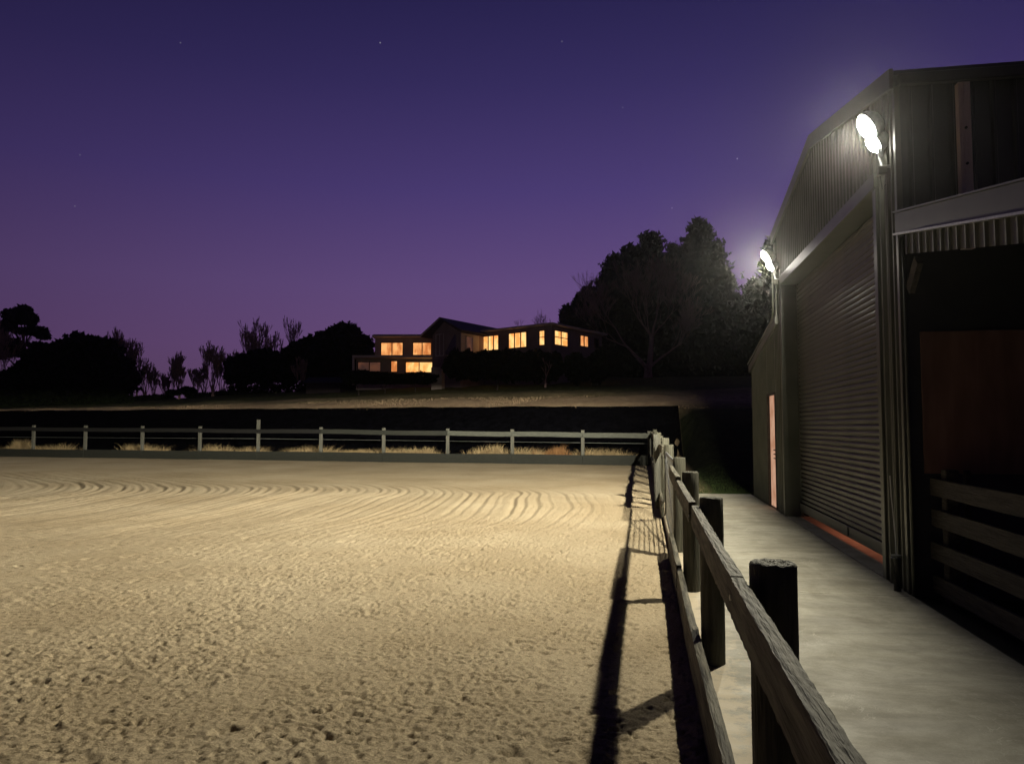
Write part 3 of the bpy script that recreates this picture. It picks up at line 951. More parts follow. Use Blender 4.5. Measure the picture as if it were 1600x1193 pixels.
# near side wall (faces the yard) above and below the lean-to
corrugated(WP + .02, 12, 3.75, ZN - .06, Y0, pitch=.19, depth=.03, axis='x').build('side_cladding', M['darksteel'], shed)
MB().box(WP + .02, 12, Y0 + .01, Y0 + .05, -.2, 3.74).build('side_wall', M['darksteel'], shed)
MB().box(WP - .02, 12, Y0 - .18, Y0 - .10, ZN - .14, ZN - .03).build('gutter', M['darksteel'], shed, bevel=.01)
MB().box(2.66, 5.6, Y0 - .035, Y0 - .01, 1.15, 2.52).build('plywood_panel', M['ply'], shed, bevel=.003)
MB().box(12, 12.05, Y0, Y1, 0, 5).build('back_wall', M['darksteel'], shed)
pp = MB().box(3.035, 3.145, Y0 - .13, Y0 - .05, 3.3, 4.93).build('upper_post', M['pinkwood'], shed, bevel=.004)
pp['label'] = 'pinkish timber post with bolt heads against the dark upper wall'
for z in (4.47, 4.12, 3.72):
    MB().tube([(3.09, Y0 - .135, z), (3.09, Y0 - .150, z)], .013, 8).build('bolt_head', M['black'], pp, loc=(0, 0, 0))

# near lean-to: roof sloping down towards the camera
def lz(Y):  # top of barge
    return 3.70 - (7.9 - Y) * .195


E0 = 4.3
MB().prism([(WP - .05, Y0, lz(Y0)), (WP - .05, E0, lz(E0)), (WP - .05, E0, lz(E0) - .20), (WP - .05, Y0, lz(Y0) - .20)], (.045, 0, 0)).build('lean_to_barge', M['darksteel'], shed)
# bright folded lips at top and bottom of the barge
MB().prism([(WP - .075, Y0 - .02, lz(Y0) + .018), (WP - .075, E0, lz(E0) + .014), (WP - .075, E0, lz(E0) + .002), (WP - .075, Y0 - .02, lz(Y0) + .002)], (.09, 0, 0)).build('barge_lip', M['flash'], shed)
MB().prism([(WP - .08, Y0 - .02, lz(Y0) - .202), (WP - .08, E0, lz(E0) - .202), (WP - .08, E0, lz(E0) - .222), (WP - .08, Y0 - .02, lz(Y0) - .222)], (.06, 0, 0)).build('barge_lip', M['galv'], shed)
corrugated(E0, Y0 - .12, lambda y: lz(y) - .41, lambda y: lz(y) - .19, WP + .0, pitch=.165, depth=.022).build('valance', M['steel'], shed)
MB().prism([(WP + .02, Y0, lz(Y0) - .02), (WP + .02, E0, lz(E0) - .02), (WP + .02, E0, lz(E0) - .07), (WP + .02, Y0, lz(Y0) - .07)], (9, 0, 0)).build('lean_to_roof', M['darksteel'], shed)
MB().bar((WP + .04, 7.80, 2.92), (WP + .04, 7.56, 3.16), .05, .12).build('knee_brace', M['yardwood'], shed)
for x in (2.62, 7, 11):
    MB().box(x, x + .1, E0 + .1, E0 + .2, -.1, lz(E0) - .1).build('lean_to_post', M['steel'], shed)
MB().tube([(WP - .005, Y0 - .075, 0.0), (WP - .005, Y0 - .075, 3.45)], .016, 8).build('conduit', M['steel'], shed, smooth=True)

# far lean-to with personnel door
def fz(Y):
    return 3.63 - (Y - Y1) * .178


PY0, PY1, PZ = 15.28, 16.16, 2.22
corrugated(Y1 - .30, PY0 - .04, 0, lambda y: min(fz(y), 3.63) - .02, WP, pitch=.155, depth=.02).build('lean_to_cladding', M['steel'], shed)
corrugated(PY1 + .04, LT, 0, lambda y: fz(y) - .02, WP, pitch=.155, depth=.02).build('lean_to_cladding', M['steel'], shed)
corrugated(PY0 - .04, PY1 + .04, PZ + .05, lambda y: fz(y) - .02, WP, pitch=.155, depth=.02).build('lean_to_cladding', M['steel'], shed)
MB().box(WP + .05, WP + .09, DY1 + .04, PY0 - .05, 0, 3.3).box(WP + .05, WP + .09, PY1 + .05, LT, 0, 2.9).box(WP + .05, WP + .09, PY0 - .05, PY1 + .05, PZ + .06, 3.1).build('wall_lining', M['darksteel'], shed)
MB().prism([(WP - .07, Y1 - .02, fz(Y1) - .11), (WP - .07, LT + .12, fz(LT + .12) - .11), (WP - .07, LT + .12, fz(LT + .12) + .05), (WP - .07, Y1 - .02, fz(Y1) + .05)], (.05, 0, 0)).build('lean_to_barge', M['flash'], shed)
MB().prism([(WP - .019, Y1, fz(Y1)), (WP - .019, LT + .15, fz(LT + .15)), (WP - .019, LT + .15, fz(LT + .15) - .04), (WP - .019, Y1, fz(Y1) - .04)], (9, 0, 0)).build('lean_to_roof', M['darksteel'], shed)
MB().box(WP + .0, 12, LT, LT + .04, 0, fz(LT) - .05).build('end_wall', M['steel'], shed)
MB().box(WP - .06, WP - .03, Y1 - .03, Y1 + .05, 3.66, ZF - .15).build('corner_flashing', M['steel'], shed, bevel=.004)
# conduit running down from the far floodlight and along the lean-to roof line
MB().tube([(WP - .1, Y1 - .02, 4.5), (WP - .1, Y1 + .0, 3.78), (WP - .1, Y1 + .12, 3.62), (WP - .1, LT, fz(LT) + .06)], .018, 8).build('conduit', M['steel'], shed, smooth=True)
# personnel door
pd = thing_part = MB().box(WP + .035, WP + .048, PY0, PY1, 0.01, PZ).build('entry_door', M['doorglow'], shed)
MB().box(WP - .02, WP + .047, PY1 + .002, PY1 + .045, 0, PZ + .045).box(WP - .02, WP + .047, PY0 - .045, PY0 - .002, 0, PZ + .045).box(WP - .02, WP + .047, PY0 - .001, PY1 + .001, PZ + .002, PZ + .045).build('door_frame', M['yardwood'], pd, loc=(0, 0, 0), bevel=.003)
hb = MB()
for z in (1.14, 1.06, .98):
    hb.tube([(WP + .035, PY0 + .12, z), (WP - .005, PY0 + .12, z), (WP - .005, PY0 + .24, z)], .012, 6)
hb.box(WP + .022, WP + .034, PY0 + .08, PY0 + .16, .92, 1.2)
hb.build('door_handle', M['black'], pd, loc=(0, 0, 0))

# standpipe and cable at the near corner
sp = thing('standpipe', 'short black capped pipe with a thin cable at the near shed corner', 'pipe', (2.43, 8.02, 0))
MB().tube([(2.43, 8.02, 0), (2.43, 8.02, .32)], .034, 14).build('pipe', M['black'], sp, smooth=False)
MB().tube([(2.43, 8.02, .318), (2.43, 8.02, .345)], .052, 14).build('cap', M['galv'], sp)
MB().tube([(2.44, 8.06, .34), (2.455, 8.12, .48), (2.47, 8.2, .62), (2.475, 8.28, .9), (2.475, 8.30, 1.1)], .005, 6).build('cable', M['white'], sp)

# ------------------------------------------------------------------ floodlights
def floodlight(k, L, label):
    t = thing('floodlight', label, 'floodlight', (WP, L.y, L.z - .3), 'floodlights on the shed gable')
    aim = Vector((-1.0, -.12, -.62)).normalized()
    right = aim.cross(Vector((0, 0, 1))).normalized(); up = right.cross(aim)
    def head(cen, rad, ry):
        def P(a, b_, c):
            return cen + right * a + up * b_ + aim * c
        n_r = 22
        hs = MB()
        for (sc_, c_) in ((.35, -.13), (.7, -.12), (.98, -.06), (1.04, -.01), (1.04, .012), (.97, .014), (.96, -.004)):
            for q in range(n_r):
                a_ = 2 * math.pi * q / n_r
                hs.v.append(tuple(P(math.cos(a_) * rad * sc_, math.sin(a_) * ry * sc_, c_)))
        for q in range(6):
            for t_ in range(n_r):
                t2 = (t_ + 1) % n_r
                hs.f.append((q * n_r + t_, q * n_r + t2, (q + 1) * n_r + t2, (q + 1) * n_r + t_))
        hs.f.append(tuple(range(n_r))[::-1])
        hd = hs.build('lamp_head', M['galv'], t, smooth=True)
        ln = MB()
        for (sc_, c_) in ((.955, .0), (.88, .03), (.66, .055), (.36, .07), (.0001, .076)):
            for q in range(n_r):
                a_ = 2 * math.pi * q / n_r
                ln.v.append(tuple(P(math.cos(a_) * rad * sc_, math.sin(a_) * ry * sc_, c_)))
        for q in range(4):
            for t_ in range(n_r):
                t2 = (t_ + 1) % n_r
                ln.f.append((q * n_r + t_, q * n_r + t2, (q + 1) * n_r + t2, (q + 1) * n_r + t_))
        me_ = ln.build('led_lens', M['led'], None, smooth=True)
        me_.parent = hd; me_.location = (0, 0, 0)
        br = MB()
        br.bar(P(0, -ry * .6, -.07), Vector((2.42, L.y, L.z - .28)), .03, .012, up=(0, 1, 0.1))
        br.build('bracket', M['galv'], t)
    head(L + up * .075 - right * .01, .13, .15)
    head(L - up * .10 + right * .04 + aim * .005, .10, .115)
    MB().tube([Vector((WP - .0, L.y, L.z - .36)), Vector((2.43, L.y, L.z - .36)), Vector((2.42, L.y, L.z - .26))], .018, 8).build('arm', M['galv'], t, smooth=True)
    MB().box(2.39, 2.47, L.y - .06, L.y + .05, L.z - .45, L.z - .365).build('junction_box', M['steel'], t, bevel=.006)
    MB().tube([Vector((2.43, L.y + .03, L.z - .45)), Vector((2.45, L.y + .05, L.z - .58)), Vector((WP - .01, L.y + .06, L.z - .50)), Vector((WP - .01, L.y + .06, L.z - .1))], .007, 6).build('cable', M['black'], t, smooth=True)
    # the lamp's own light, distributed by its lens towards the far end of the arena
    a = bpy.data.lights.new('floodlight_beam', 'POINT'); a.energy = LAMP_POWER[k]; a.color = LAMP_COL
    a.shadow_soft_size = .055
    photometric(a, (Vector((-.71, .47, -.52)) if k == 0 else Vector((-.60, .66, -.46))).normalized(), L.z + .1)
    o = bpy.data.objects.new('floodlight_beam', a); COL.objects.link(o)
    o.location = L + aim * .16
    return t


floodlight(0, LAMP[0], 'blazing floodlight on the near corner of the gable, above the roller door')
floodlight(1, LAMP[1], 'smaller-looking lit floodlight at the far end of the gable, before the trees')

# light inside the shed spilling under the roller door and at the entry
for (loc, e, sz, c) in (((3.6, 11.4, 1.8), 17, 1.5, (1, .45, .25)),):
    a = bpy.data.lights.new('shed_inside_lamp', 'AREA'); a.energy = e; a.size = sz; a.color = (1, .56, .36)
    o = bpy.data.objects.new('shed_inside_lamp', a); COL.objects.link(o); o.location = loc

# ------------------------------------------------------------------ yard fence on the right
yf = thing('yard_fence', 'dark four-rail timber yard fence along the right edge of the walkway', 'fence', (2.72, 7.8, 0))
for k, z in enumerate((1.11, .82, .51, .21)):
    for (a, b_) in ((7.82, 4.4), (4.38, .6)):
        rough_bar((2.70, a, z - .08), (2.70, b_, z - .08), .04, .16, 200 + k * 3 + int(a), step=.12, amp=.006, sag=.006).build('rail', M['yardwood'], yf)
for y in (7.6, 4.4, .7):
    MB().box(2.725, 2.84, y - .06, y + .06, -.2, 1.2).build('post', M['yardwood'], yf, bevel=.008)
o = MB().box(2.95, 3.0, 8.0 - .3, 7.75, 0, 1.19).build('marker_post', M['yardwood'], bevel=.005)
tag(o, 'thin timber stake standing behind the first yard rail near the shed', 'stake')


# ------------------------------------------------------------------ house on the hill
house = thing('hilltop_house', 'long split-level house with amber lit windows on the hill', 'house', ix(760, 74, 6))


def wallprism(pts2, z0, z1, name, mat, th=None):
    """closed footprint pts2 = list of (r,d)"""
    return MB().prism([c2w(r, d, z0) for r, d in pts2], (0, 0, z1 - z0)).build(name, mat, house)


def rd(x, d):
    return ((x - 800) / F * d, d)


def window(x0, x1, za, zb, A, B, glow, mull=1, mat=None, hbar=False):
    """window on the wall through camera-plane points A,B (r,d); x0,x1 photo columns"""
    def hit(x):
        k = (x - 800) / F
        (r0, d0), (r1, d1) = A, B
        t = (k * d0 - r0) / ((r1 - r0) - k * (d1 - d0))
        return r0 + (r1 - r0) * t, d0 + (d1 - d0) * t
    a = hit(x0); b_ = hit(x1)
    Va = c2w(*a); Vb = c2w(*b_); al = (Vb - Va).normalized(); nrm = al.cross(Vector((0, 0, 1)))
    if nrm.dot(-Va) < 0: nrm = -nrm
    fr_ = MB(); L = (Vb - Va).length; t = .07

    def bx(s0, s1, z0, z1, n0, n1):
        p = [Va + al * s0 + nrm * n0, Va + al * s1 + nrm * n0, Va + al * s1 + nrm * n1, Va + al * s0 + nrm * n1]
        return [Vector((q.x, q.y, z0)) for q in p], (0, 0, z1 - z0)
    for a_ in ((0, L, za, za + t), (0, L, zb - t, zb), (0, t, za + t, zb - t), (L - t, L, za + t, zb - t)):
        fr_.prism(*bx(*a_, .01, .10))
    for m_ in range(mull):
        s = L * (m_ + 1) / (mull + 1)
        fr_.prism(*bx(s - .04, s + .04, za + t, zb - t, .012, .09))
    if hbar:
        zz = za + (zb - za) * .55
        fr_.prism(*bx(t, L - t, zz - .03, zz + .03, .014, .085))
    w_ = fr_.build('window', mat or M['frame'], house)
    off = Vector((0, 0, 0))
    for m_ in range(mull + 1):
        s0 = L * m_ / (mull + 1) + .05; s1 = L * (m_ + 1) / (mull + 1) - .05
        MB().prism(*bx(s0, s1, za + t, zb - t, .015, .03)).build('pane', glow, w_, loc=(0, 0, 0))
    return w_


# right wing
Lp = rd(745, 73); Cp = rd(862, 67); Rp = rd(941, 74.5)
back = (Rp[0] - 6, Rp[1] + 7)
wallprism([Lp, Cp, Rp, back, (Lp[0] + 4, Lp[1] + 9)], 4.5, 10.62, 'wing_wall', M['walldark'])


def grow(p, c, k):
    return (c[0] + (p[0] - c[0]) * k, c[1] + (p[1] - c[1]) * k)


cen = (3.2, 74.5)
ro = [grow(p, cen, 1.10) for p in (Lp, Cp, Rp, back, (Lp[0] + 4, Lp[1] + 9))]
wallprism(ro, 10.625, 10.78, 'fascia', M['fascia'])
apex = c2w(4.5, 74.5, 11.25)
rf = MB(); base_ = [c2w(r, d, 10.785) for r, d in ro]
rf.v = [tuple(p) for p in base_] + [tuple(apex)]
rf.f = [(k, (k + 1) % 5, 5) for k in range(5)] + [(4, 3, 2, 1, 0)]
rf.build('wing_roof', M['roof'], house)
window(755, 780, 8.8, 10.27, Lp, Cp, M['glow2'], 2)
window(795, 824, 8.82, 10.3, Lp, Cp, M['glow2'], 2)
window(843, 852.5, 8.85, 10.25, Lp, Cp, M['glow2'], 0, hbar=True)
window(865.5, 887, 8.88, 10.25, Cp, Rp, M['glow2'], 1, hbar=True)
window(906, 919, 9.15, 10.25, Cp, Rp, M['glow'], 1)
window(929, 935.5, 9.2, 10.2, Cp, Rp, M['glassdark'], 0)
# left two-storey block
A = rd(585, 75); B = rd(700, 75)
wallprism([A, B, (B[0], 83), (A[0], 83)], 8.45, 10.42, 'upper_wall', M['wall'])
wallprism([rd(580, 74.0), rd(676, 74.0), (B[0] - .5, 84), (A[0] - .6, 84)], 10.425, 10.6, 'flat_roof', M['fascia'])
wallprism([rd(582, 74.2), rd(676, 74.2), (B[0] - .5, 83.9), (A[0] - .5, 83.9)], 10.603, 10.68, 'roof_edge', M['roof'])
window(594, 629.5, 8.62, 9.98, A, B, M['glow'], 1)
window(644, 674, 8.65, 9.98, A, B, M['glow'], 1)
A2 = rd(556, 74); B2 = rd(700, 74)
wallprism([A2, B2, (B2[0], 82), (A2[0], 82)], 5.2, 8.22, 'lower_wall', M['wall'])
wallprism([rd(549.5, 72.3), rd(690, 72.3), (B2[0], 81.9), (A2[0] - .5, 81.9)], 8.225, 8.43, 'terrace_roof', M['fascia'])
wallprism([rd(549.5, 72.3), rd(552.5, 72.3), (rd(552.5, 72.3)[0], 72.5), (rd(549.5, 72.3)[0], 72.5)], 5.6, 8.22, 'terrace_post', M['fascia'])
window(558, 595, 6.95, 7.95, A2, B2, M['glow3'], 1)
window(610, 621, 6.9, 8.05, A2, B2, M['glow'], 0)
window(633, 676, 6.85, 7.95, A2, B2, M['glow2'], 1)
window(681, 690, 6.9, 8.15, rd(678, 73.6), rd(700, 73.6), M['glow3'], 0)
MB().box(0, 0, 0, 0, 0, 0)
# chimney cowl on the flat roof
p = ix(608, 78)
MB().box(p.x - .2, p.x + .2, p.y - .2, p.y + .2, 10.6, 11.05).build('chimney', M['galv'], house)
# central gable block
G0 = rd(675, 71.5); G1 = rd(719, 69.2)
dirb = Vector((.54, .84)); Lb = 10
G2 = (G1[0] + dirb.x * Lb, G1[1] + dirb.y * Lb); G3 = (G0[0] + dirb.x * Lb, G0[1] + dirb.y * Lb)
gm = ((G0[0] + G1[0]) / 2 - .2, (G0[1] + G1[1]) / 2)
zE, zR = 10.25, 11.55
gp = [c2w(*G0, 5), c2w(*G1, 5), c2w(*G1, zE), c2w(*gm, zR - .15), c2w(*G0, zE)]
offv = c2w(dirb.x * Lb, dirb.y * Lb) - c2w(0, 0)
MB().prism(gp, offv).build('gable_wall', M['walldark'], house)
# side wall panel, coloured paler for the light on it
H0 = G1; H1 = (G1[0] + dirb.x * 2.9, G1[1] + dirb.y * 2.9)
nrm2 = Vector((dirb.y, -dirb.x)) * .06
MB().prism([c2w(H0[0] + .03, H0[1] + .02, 8.3), c2w(H1[0], H1[1], 8.3), c2w(H1[0], H1[1], 10.2), c2w(H0[0] + .03, H0[1] + .02, 10.2)], c2w(nrm2.x, nrm2.y) - c2w(0, 0)).build('side_wall', M['litwall'], house)
window(727, 738, 8.35, 10.0, (H0[0] + nrm2.x, H0[1] + nrm2.y), (H1[0] + nrm2.x, H1[1] + nrm2.y), M['glow3'], 0, mat=M['litwall'])
window(681, 694, 8.2, 10.3, G0, G1, M['glassdark'], 1, mat=M['fascia'])
window(696, 714, 8.2, 10.2, G0, G1, M['glassdark'], 0, mat=M['walldark'])
e0 = (G0[0] - .84 * .9, G0[1] + .54 * .9); e1 = (G1[0] + .84 * .6, G1[1] - .54 * .6)
slope = (zR - zE) / 1.9
fo = Vector((-dirb.x * .7, -dirb.y * .7))


def cp(p, z): return c2w(p[0] + fo.x, p[1] + fo.y, z)


offr = c2w(dirb.x * (Lb + 1.2), dirb.y * (Lb + 1.2)) - c2w(0, 0)
MB().prism([cp(e0, zE - .18), cp(gm, zR), cp(gm, zR + .2), cp(e0, zE + .02)], offr).build('roof', M['roof'], house)
MB().prism([cp(gm, zR), cp(e1, zE - .05), cp(e1, zE + .15), cp(gm, zR + .2)], offr).build('roof', M['roof'], house)
fv = c2w(fo.x * .05, fo.y * .05) - c2w(0, 0)
MB().prism([cp(e0, zE - .2) + fv, cp(gm, zR - .03) + fv, cp(gm, zR + .17) + fv, cp(e0, zE + .01) + fv], fv).build('barge_board', M['fascia'], house)
# retaining wall pillar in front
p = ix(684, 68); g = gz(p)
o = MB().box(p.x - .5, p.x + .5, p.y - .5, p.y + .5, g - .3, iz(574, 68)).build('entry_pillar', M['wall'], bevel=.03)
tag(o, 'square masonry pillar below the gabled house entrance', 'pillar')


# ------------------------------------------------------------------ foliage
def leaf_cloud(blobs, n, size, seed, shell=.55, flat=1.0):
    """blobs: (cx,cy,cz,rx,ry,rz); returns numpy verts, tris"""
    r = np.random.default_rng(seed)
    B_ = np.array(blobs, float)
    vol = (B_[:, 3] * B_[:, 4] * B_[:, 5]) ** .75
    idx = r.choice(len(B_), n, p=vol / vol.sum())
    d = r.normal(size=(n, 3)); d /= np.linalg.norm(d, axis=1)[:, None]
    rad = shell + (1 - shell) * r.random(n) ** .6
    rad *= 1 + .28 * (vnoise(d[:, 0] * 3 + idx, d[:, 2] * 3 + idx * 2.3, seed % 97) - .5) * 2
    c = B_[idx, :3] + d * B_[idx, 3:] * rad[:, None]
    s = size * r.uniform(.5, 1.3, n)
    a = r.normal(size=(n, 3)); a /= np.linalg.norm(a, axis=1)[:, None]
    b = np.cross(a, r.normal(size=(n, 3))); b /= np.linalg.norm(b, axis=1)[:, None]
    v = np.stack([c + a * s[:, None], c - a * s[:, None] * .5 + b * s[:, None] * .7, c - a * s[:, None] * .5 - b * s[:, None] * .7], 1).reshape(-1, 3)
    return v, np.arange(n * 3).reshape(-1, 3)


def tree(name, label, cat, base, blobs, n, size, seed, mat, trunk_h, trunk_r, group=None, limbs=5):
    t = thing(name, label, cat, base, group)
    rr_ = random.Random(seed + 1); ex = []
    if cat == 'tree' and name != 'gum_tree':
        for q in blobs:
            for _ in range(5):
                a_ = rr_.uniform(0, 6.28); e_ = rr_.uniform(-.5, 1.3); k_ = rr_.uniform(.16, .34)
                ex.append((q[0] + math.cos(a_) * math.cos(e_) * q[3] * .95, q[1] + math.sin(a_) * math.cos(e_) * q[4] * .95, q[2] + math.sin(e_) * q[5] * .95, q[3] * k_, q[4] * k_, q[5] * k_ * 1.1))
    v, f = leaf_cloud(list(blobs) + ex, int(n * 1.25), size * .85, seed)
    kind(link('crown', np_mesh('crown', v, f, mat), t, None), 'stuff')
    rnd = random.Random(seed)
    tb = MB(); bx, by, bz = base
    tb.tube([(bx, by, bz - .4), (bx + rnd.uniform(-.2, .2), by, bz + trunk_h * .5), (bx + rnd.uniform(-.4, .4), by, bz + trunk_h)], [trunk_r, trunk_r * .75, trunk_r * .4], 7)
    for k in range(limbs):
        bl = rnd.choice(blobs); h = rnd.uniform(.35, .8)
        tb.tube([(bx, by, bz + trunk_h * h), ((bx + bl[0]) / 2, (by + bl[1]) / 2, (bz + trunk_h * h + bl[2]) / 2 + .3), bl[:3]], [trunk_r * .4, trunk_r * .25, trunk_r * .1], 5)
    tb.build('trunk', M['barkdark'], t)
    return t


def gbase(x, d):
    p = ix(x, d); p.z = gz(p); return p


def blob(x, y, d, wx, wy, wd=None):
    """photo ellipse at column x,row y, half sizes px -> world ellipsoid"""
    p = ix(x, d, iz(y, d)); s = d / F
    return (p.x, p.y, p.z, wx * s, (wd or wx) * s, wy * s)


# conifers behind and right of the house
def conifer(label, x, ytop, ybase_px, d, half_px, seed, n=9000, squash=1.0):
    base = gbase(x, d); zt = iz(ytop, d); H_ = zt - base.z; R_ = half_px / F * d
    r = np.random.default_rng(seed); rnd = random.Random(seed)
    t = thing('conifer_tree', label, 'tree', base, 'conifers behind the house')
    # boughs: each an outward spray of small tufts
    nb = 210; C_ = []; S_ = []
    for k in range(nb):
        h = rnd.random() ** .8 * .97 + .03
        prof = (1 - h) ** .55 * (1 - .25 * (1 - h) ** 6)
        L_ = R_ * prof * rnd.uniform(.72, 1.12) + .35
        az = rnd.uniform(0, 2 * math.pi)
        m_ = int(18 + 26 * prof)
        tt = r.random(m_) ** .6
        sp = .22 * L_ * (.35 + tt)
        x_ = base.x + math.cos(az) * L_ * tt + r.normal(0, 1, m_) * sp * .5
        y_ = base.y + math.sin(az) * L_ * tt + r.normal(0, 1, m_) * sp * .5
        z_ = base.z + H_ * h + L_ * tt * .10 + r.normal(0, 1, m_) * (.22 + sp * .25)
        C_.append(np.stack([x_, y_, z_], -1))
    C_ = np.concatenate(C_); m_ = len(C_)
    s = r.uniform(.18, .5, m_)[:, None]
    a = r.normal(size=(m_, 3)); a[:, 2] = np.abs(a[:, 2]) + .3; a /= np.linalg.norm(a, axis=1)[:, None]
    b_ = np.cross(a, r.normal(size=(m_, 3))); b_ /= np.linalg.norm(b_, axis=1)[:, None]
    v = np.stack([C_ + a * s * 1.3, C_ - a * s * .5 + b_ * s * .6, C_ - a * s * .5 - b_ * s * .6], 1).reshape(-1, 3)
    # dense core of foliage
    core = []
    for k in range(26):
        h = k / 26
        core.append((base.x, base.y, base.z + H_ * h, R_ * .76 * (1 - h) ** .55, R_ * .76 * (1 - h) ** .55, H_ * .045 + .3))
    v2, f2 = leaf_cloud(core, n, .5, seed + 5, shell=.75)
    v = np.concatenate([v, v2])
    kind(link('crown', np_mesh('crown', v, np.arange(len(v)).reshape(-1, 3), M['leaf']), t), 'stuff')
    MB().tube([base - Vector((0, 0, .5)), base + Vector((0, 0, H_ * .93))], [.45, .06], 7).build('trunk', M['barkdark'], t)
    return t


conifer('tallest dark conifer, its peak right of the big bare tree', 1095, 343, 590, 92, 84, 301, n=15000)
conifer('broad dark conifer behind the crown of the big bare tree', 1018, 364, 590, 94, 84, 302, n=15000)
conifer('medium dark conifer left of the bare tree, behind the house end', 962, 400, 590, 96, 74, 303, n=12000)
conifer('dark conifer filling the notch between the two highest peaks', 1055, 384, 590, 93, 60, 311, n=9000)
conifer('dark conifer between the medium one and the broad one', 985, 386, 590, 95, 52, 312, n=9000)
conifer('dark conifer on the right shoulder of the tallest one', 1122, 392, 590, 91, 44, 313, n=8000)
conifer('low dark conifer just over the right end of the house roof', 918, 452, 590, 98, 50, 304)
conifer('short dark conifer nearest the house roof ridge', 886, 480, 590, 100, 20, 309, n=3000)
conifer('dark conifer filling the slope between the tallest one and the shed', 1132, 425, 590, 90, 48, 305)
conifer('dark conifer directly behind the far floodlight', 1216, 368, 590, 84, 44, 306)
conifer('shorter dark conifer left of the far floodlight', 1182, 440, 590, 86, 42, 307)
conifer('dark conifer hidden partly by the shed lean-to roof', 1250, 420, 590, 84, 50, 308)


# bare trees
def bare_tree(label, x, d, hpx, spread, seed, trunk=.2, depth=6, mat=None, base_fork=None, group='bare winter trees', up=.35, twig=.012):
    base = gbase(x, d); H_ = hpx / F * d
    t = thing('bare_tree', label, 'tree', base, group)
    rnd = random.Random(seed); tb = MB(); lb = MB()

    def grow_(p, dirn, L_, r, lev):
        steps = 3; pts_ = [p.copy()]; q = p.copy(); dd = dirn.copy()
        for s in range(steps):
            dd = (dd + Vector((rnd.gauss(0, .11), rnd.gauss(0, .11), rnd.gauss(.05, .07) * up * 3))).normalized()
            q = q + dd * L_ / steps; pts_.append(q.copy())
        rr = [max(twig, r * (1 - .5 * s / steps)) for s in range(steps + 1)]
        (tb if lev <= 0 else lb).tube(pts_, rr, 6 if lev < 2 else (4 if lev < 4 else 3), cap=False)
        if lev >= depth: return
        nb = 2 if lev < 1 else rnd.choice((2, 3, 3))
        for k in range(nb):
            ax_ = Vector((rnd.gauss(0, 1), rnd.gauss(0, 1), rnd.gauss(0, .4))).normalized()
            nd = (dd + ax_ * spread * rnd.uniform(.6, 1.2)); nd.z += up * .4; nd.normalize()
            start = pts_[-1] if k < 2 or lev < 1 else pts_[rnd.choice((1, 2))]
            grow_(start, nd, L_ * rnd.uniform(.66, .86), rr[-1] * .85, lev + 1)
    if base_fork:
        for (dx, L_, rr) in base_fork:
            grow_(base - Vector((0, 0, .1)) + Vector((0, 0, H_ * .10)), Vector((CS * dx, SN * dx, 1)).normalized(), H_ * L_, rr, 0)
        tb.tube([base - Vector((0, 0, .4)), base + Vector((0, 0, H_ * .12))], [trunk * 1.4, trunk], 8)
    else:
        grow_(base - Vector((0, 0, .3)), Vector((0, 0, 1)), H_ * .27, trunk, 0)
    tb.build('trunk', mat or M['bark'], t)
    kind(lb.build('branches', mat or M['bark'], t), 'stuff')
    return t


bare_tree('largest bare tree, wide spreading, standing right of the house', 1013, 80, 190, .62, 12, trunk=.42, depth=7,
          base_fork=[(-.75, .26, .26), (.45, .27, .32), (.1, .25, .22), (1.3, .2, .18)], up=.42, twig=.014)
bare_tree('bare twiggy tree just behind the house roof', 845, 88, 118, .5, 22, trunk=.15, depth=6)
vase = [(-.34, .24, .08), (-.18, .30, .11), (-.05, .32, .10), (.10, .31, .11), (.22, .27, .09), (.36, .23, .07)]
bare_tree('bare vase-shaped tree, left of the two between the tree masses', 280, 88, 58, .28, 23, trunk=.14, depth=6, base_fork=vase, up=.75, twig=.022)
bare_tree('bare vase-shaped tree, right of the two between the tree masses', 332, 88, 66, .28, 24, trunk=.15, depth=6, base_fork=vase, up=.75, twig=.022)
bare_tree('bare tree poking out of the right side of the round dark tree', 188, 92, 84, .28, 25, trunk=.14, depth=6, base_fork=vase[1:], up=.75, twig=.024)
bare_tree('slender bare tree at the right foot of the round dark tree', 214, 90, 72, .28, 26, trunk=.13, depth=6, base_fork=vase[1:3], up=.75, twig=.024)
bare_tree('low hazy bare tree in the gap beside the round dark tree', 240, 98, 46, .28, 27, trunk=.1, depth=5, base_fork=vase, up=.75, twig=.026)
bare_tree('low hazy bare tree just left of the vase-shaped pair', 258, 100, 38, .28, 41, trunk=.1, depth=5, base_fork=vase, up=.75, twig=.026)
bare_tree('low bare tree filling the space between the vase-shaped pair', 306, 97, 44, .28, 42, trunk=.1, depth=5, base_fork=vase, up=.75, twig=.026)
bare_tree('bare tree rising highest above the middle row of dark trees', 400, 92, 92, .28, 28, trunk=.16, depth=6, base_fork=vase, up=.75, twig=.022)
bare_tree('bare tree just left of the dense dome tree', 432, 94, 92, .28, 29, trunk=.16, depth=6, base_fork=vase[:3], up=.75, twig=.022)
bare_tree('slim bare tree at the left edge behind the gum tree', 8, 90, 100, .28, 31, trunk=.2, depth=6, base_fork=vase[:3], up=.75, twig=.022)
bare_tree('small bare tree between the vase-shaped pair and the dark row', 360, 90, 58, .28, 32, trunk=.1, depth=5, base_fork=vase, up=.75, twig=.024)
bare_tree('low bare tree under the gap in the middle row of dark trees', 470, 86, 46, .28, 46, trunk=.1, depth=5, base_fork=vase, up=.75, twig=.024)

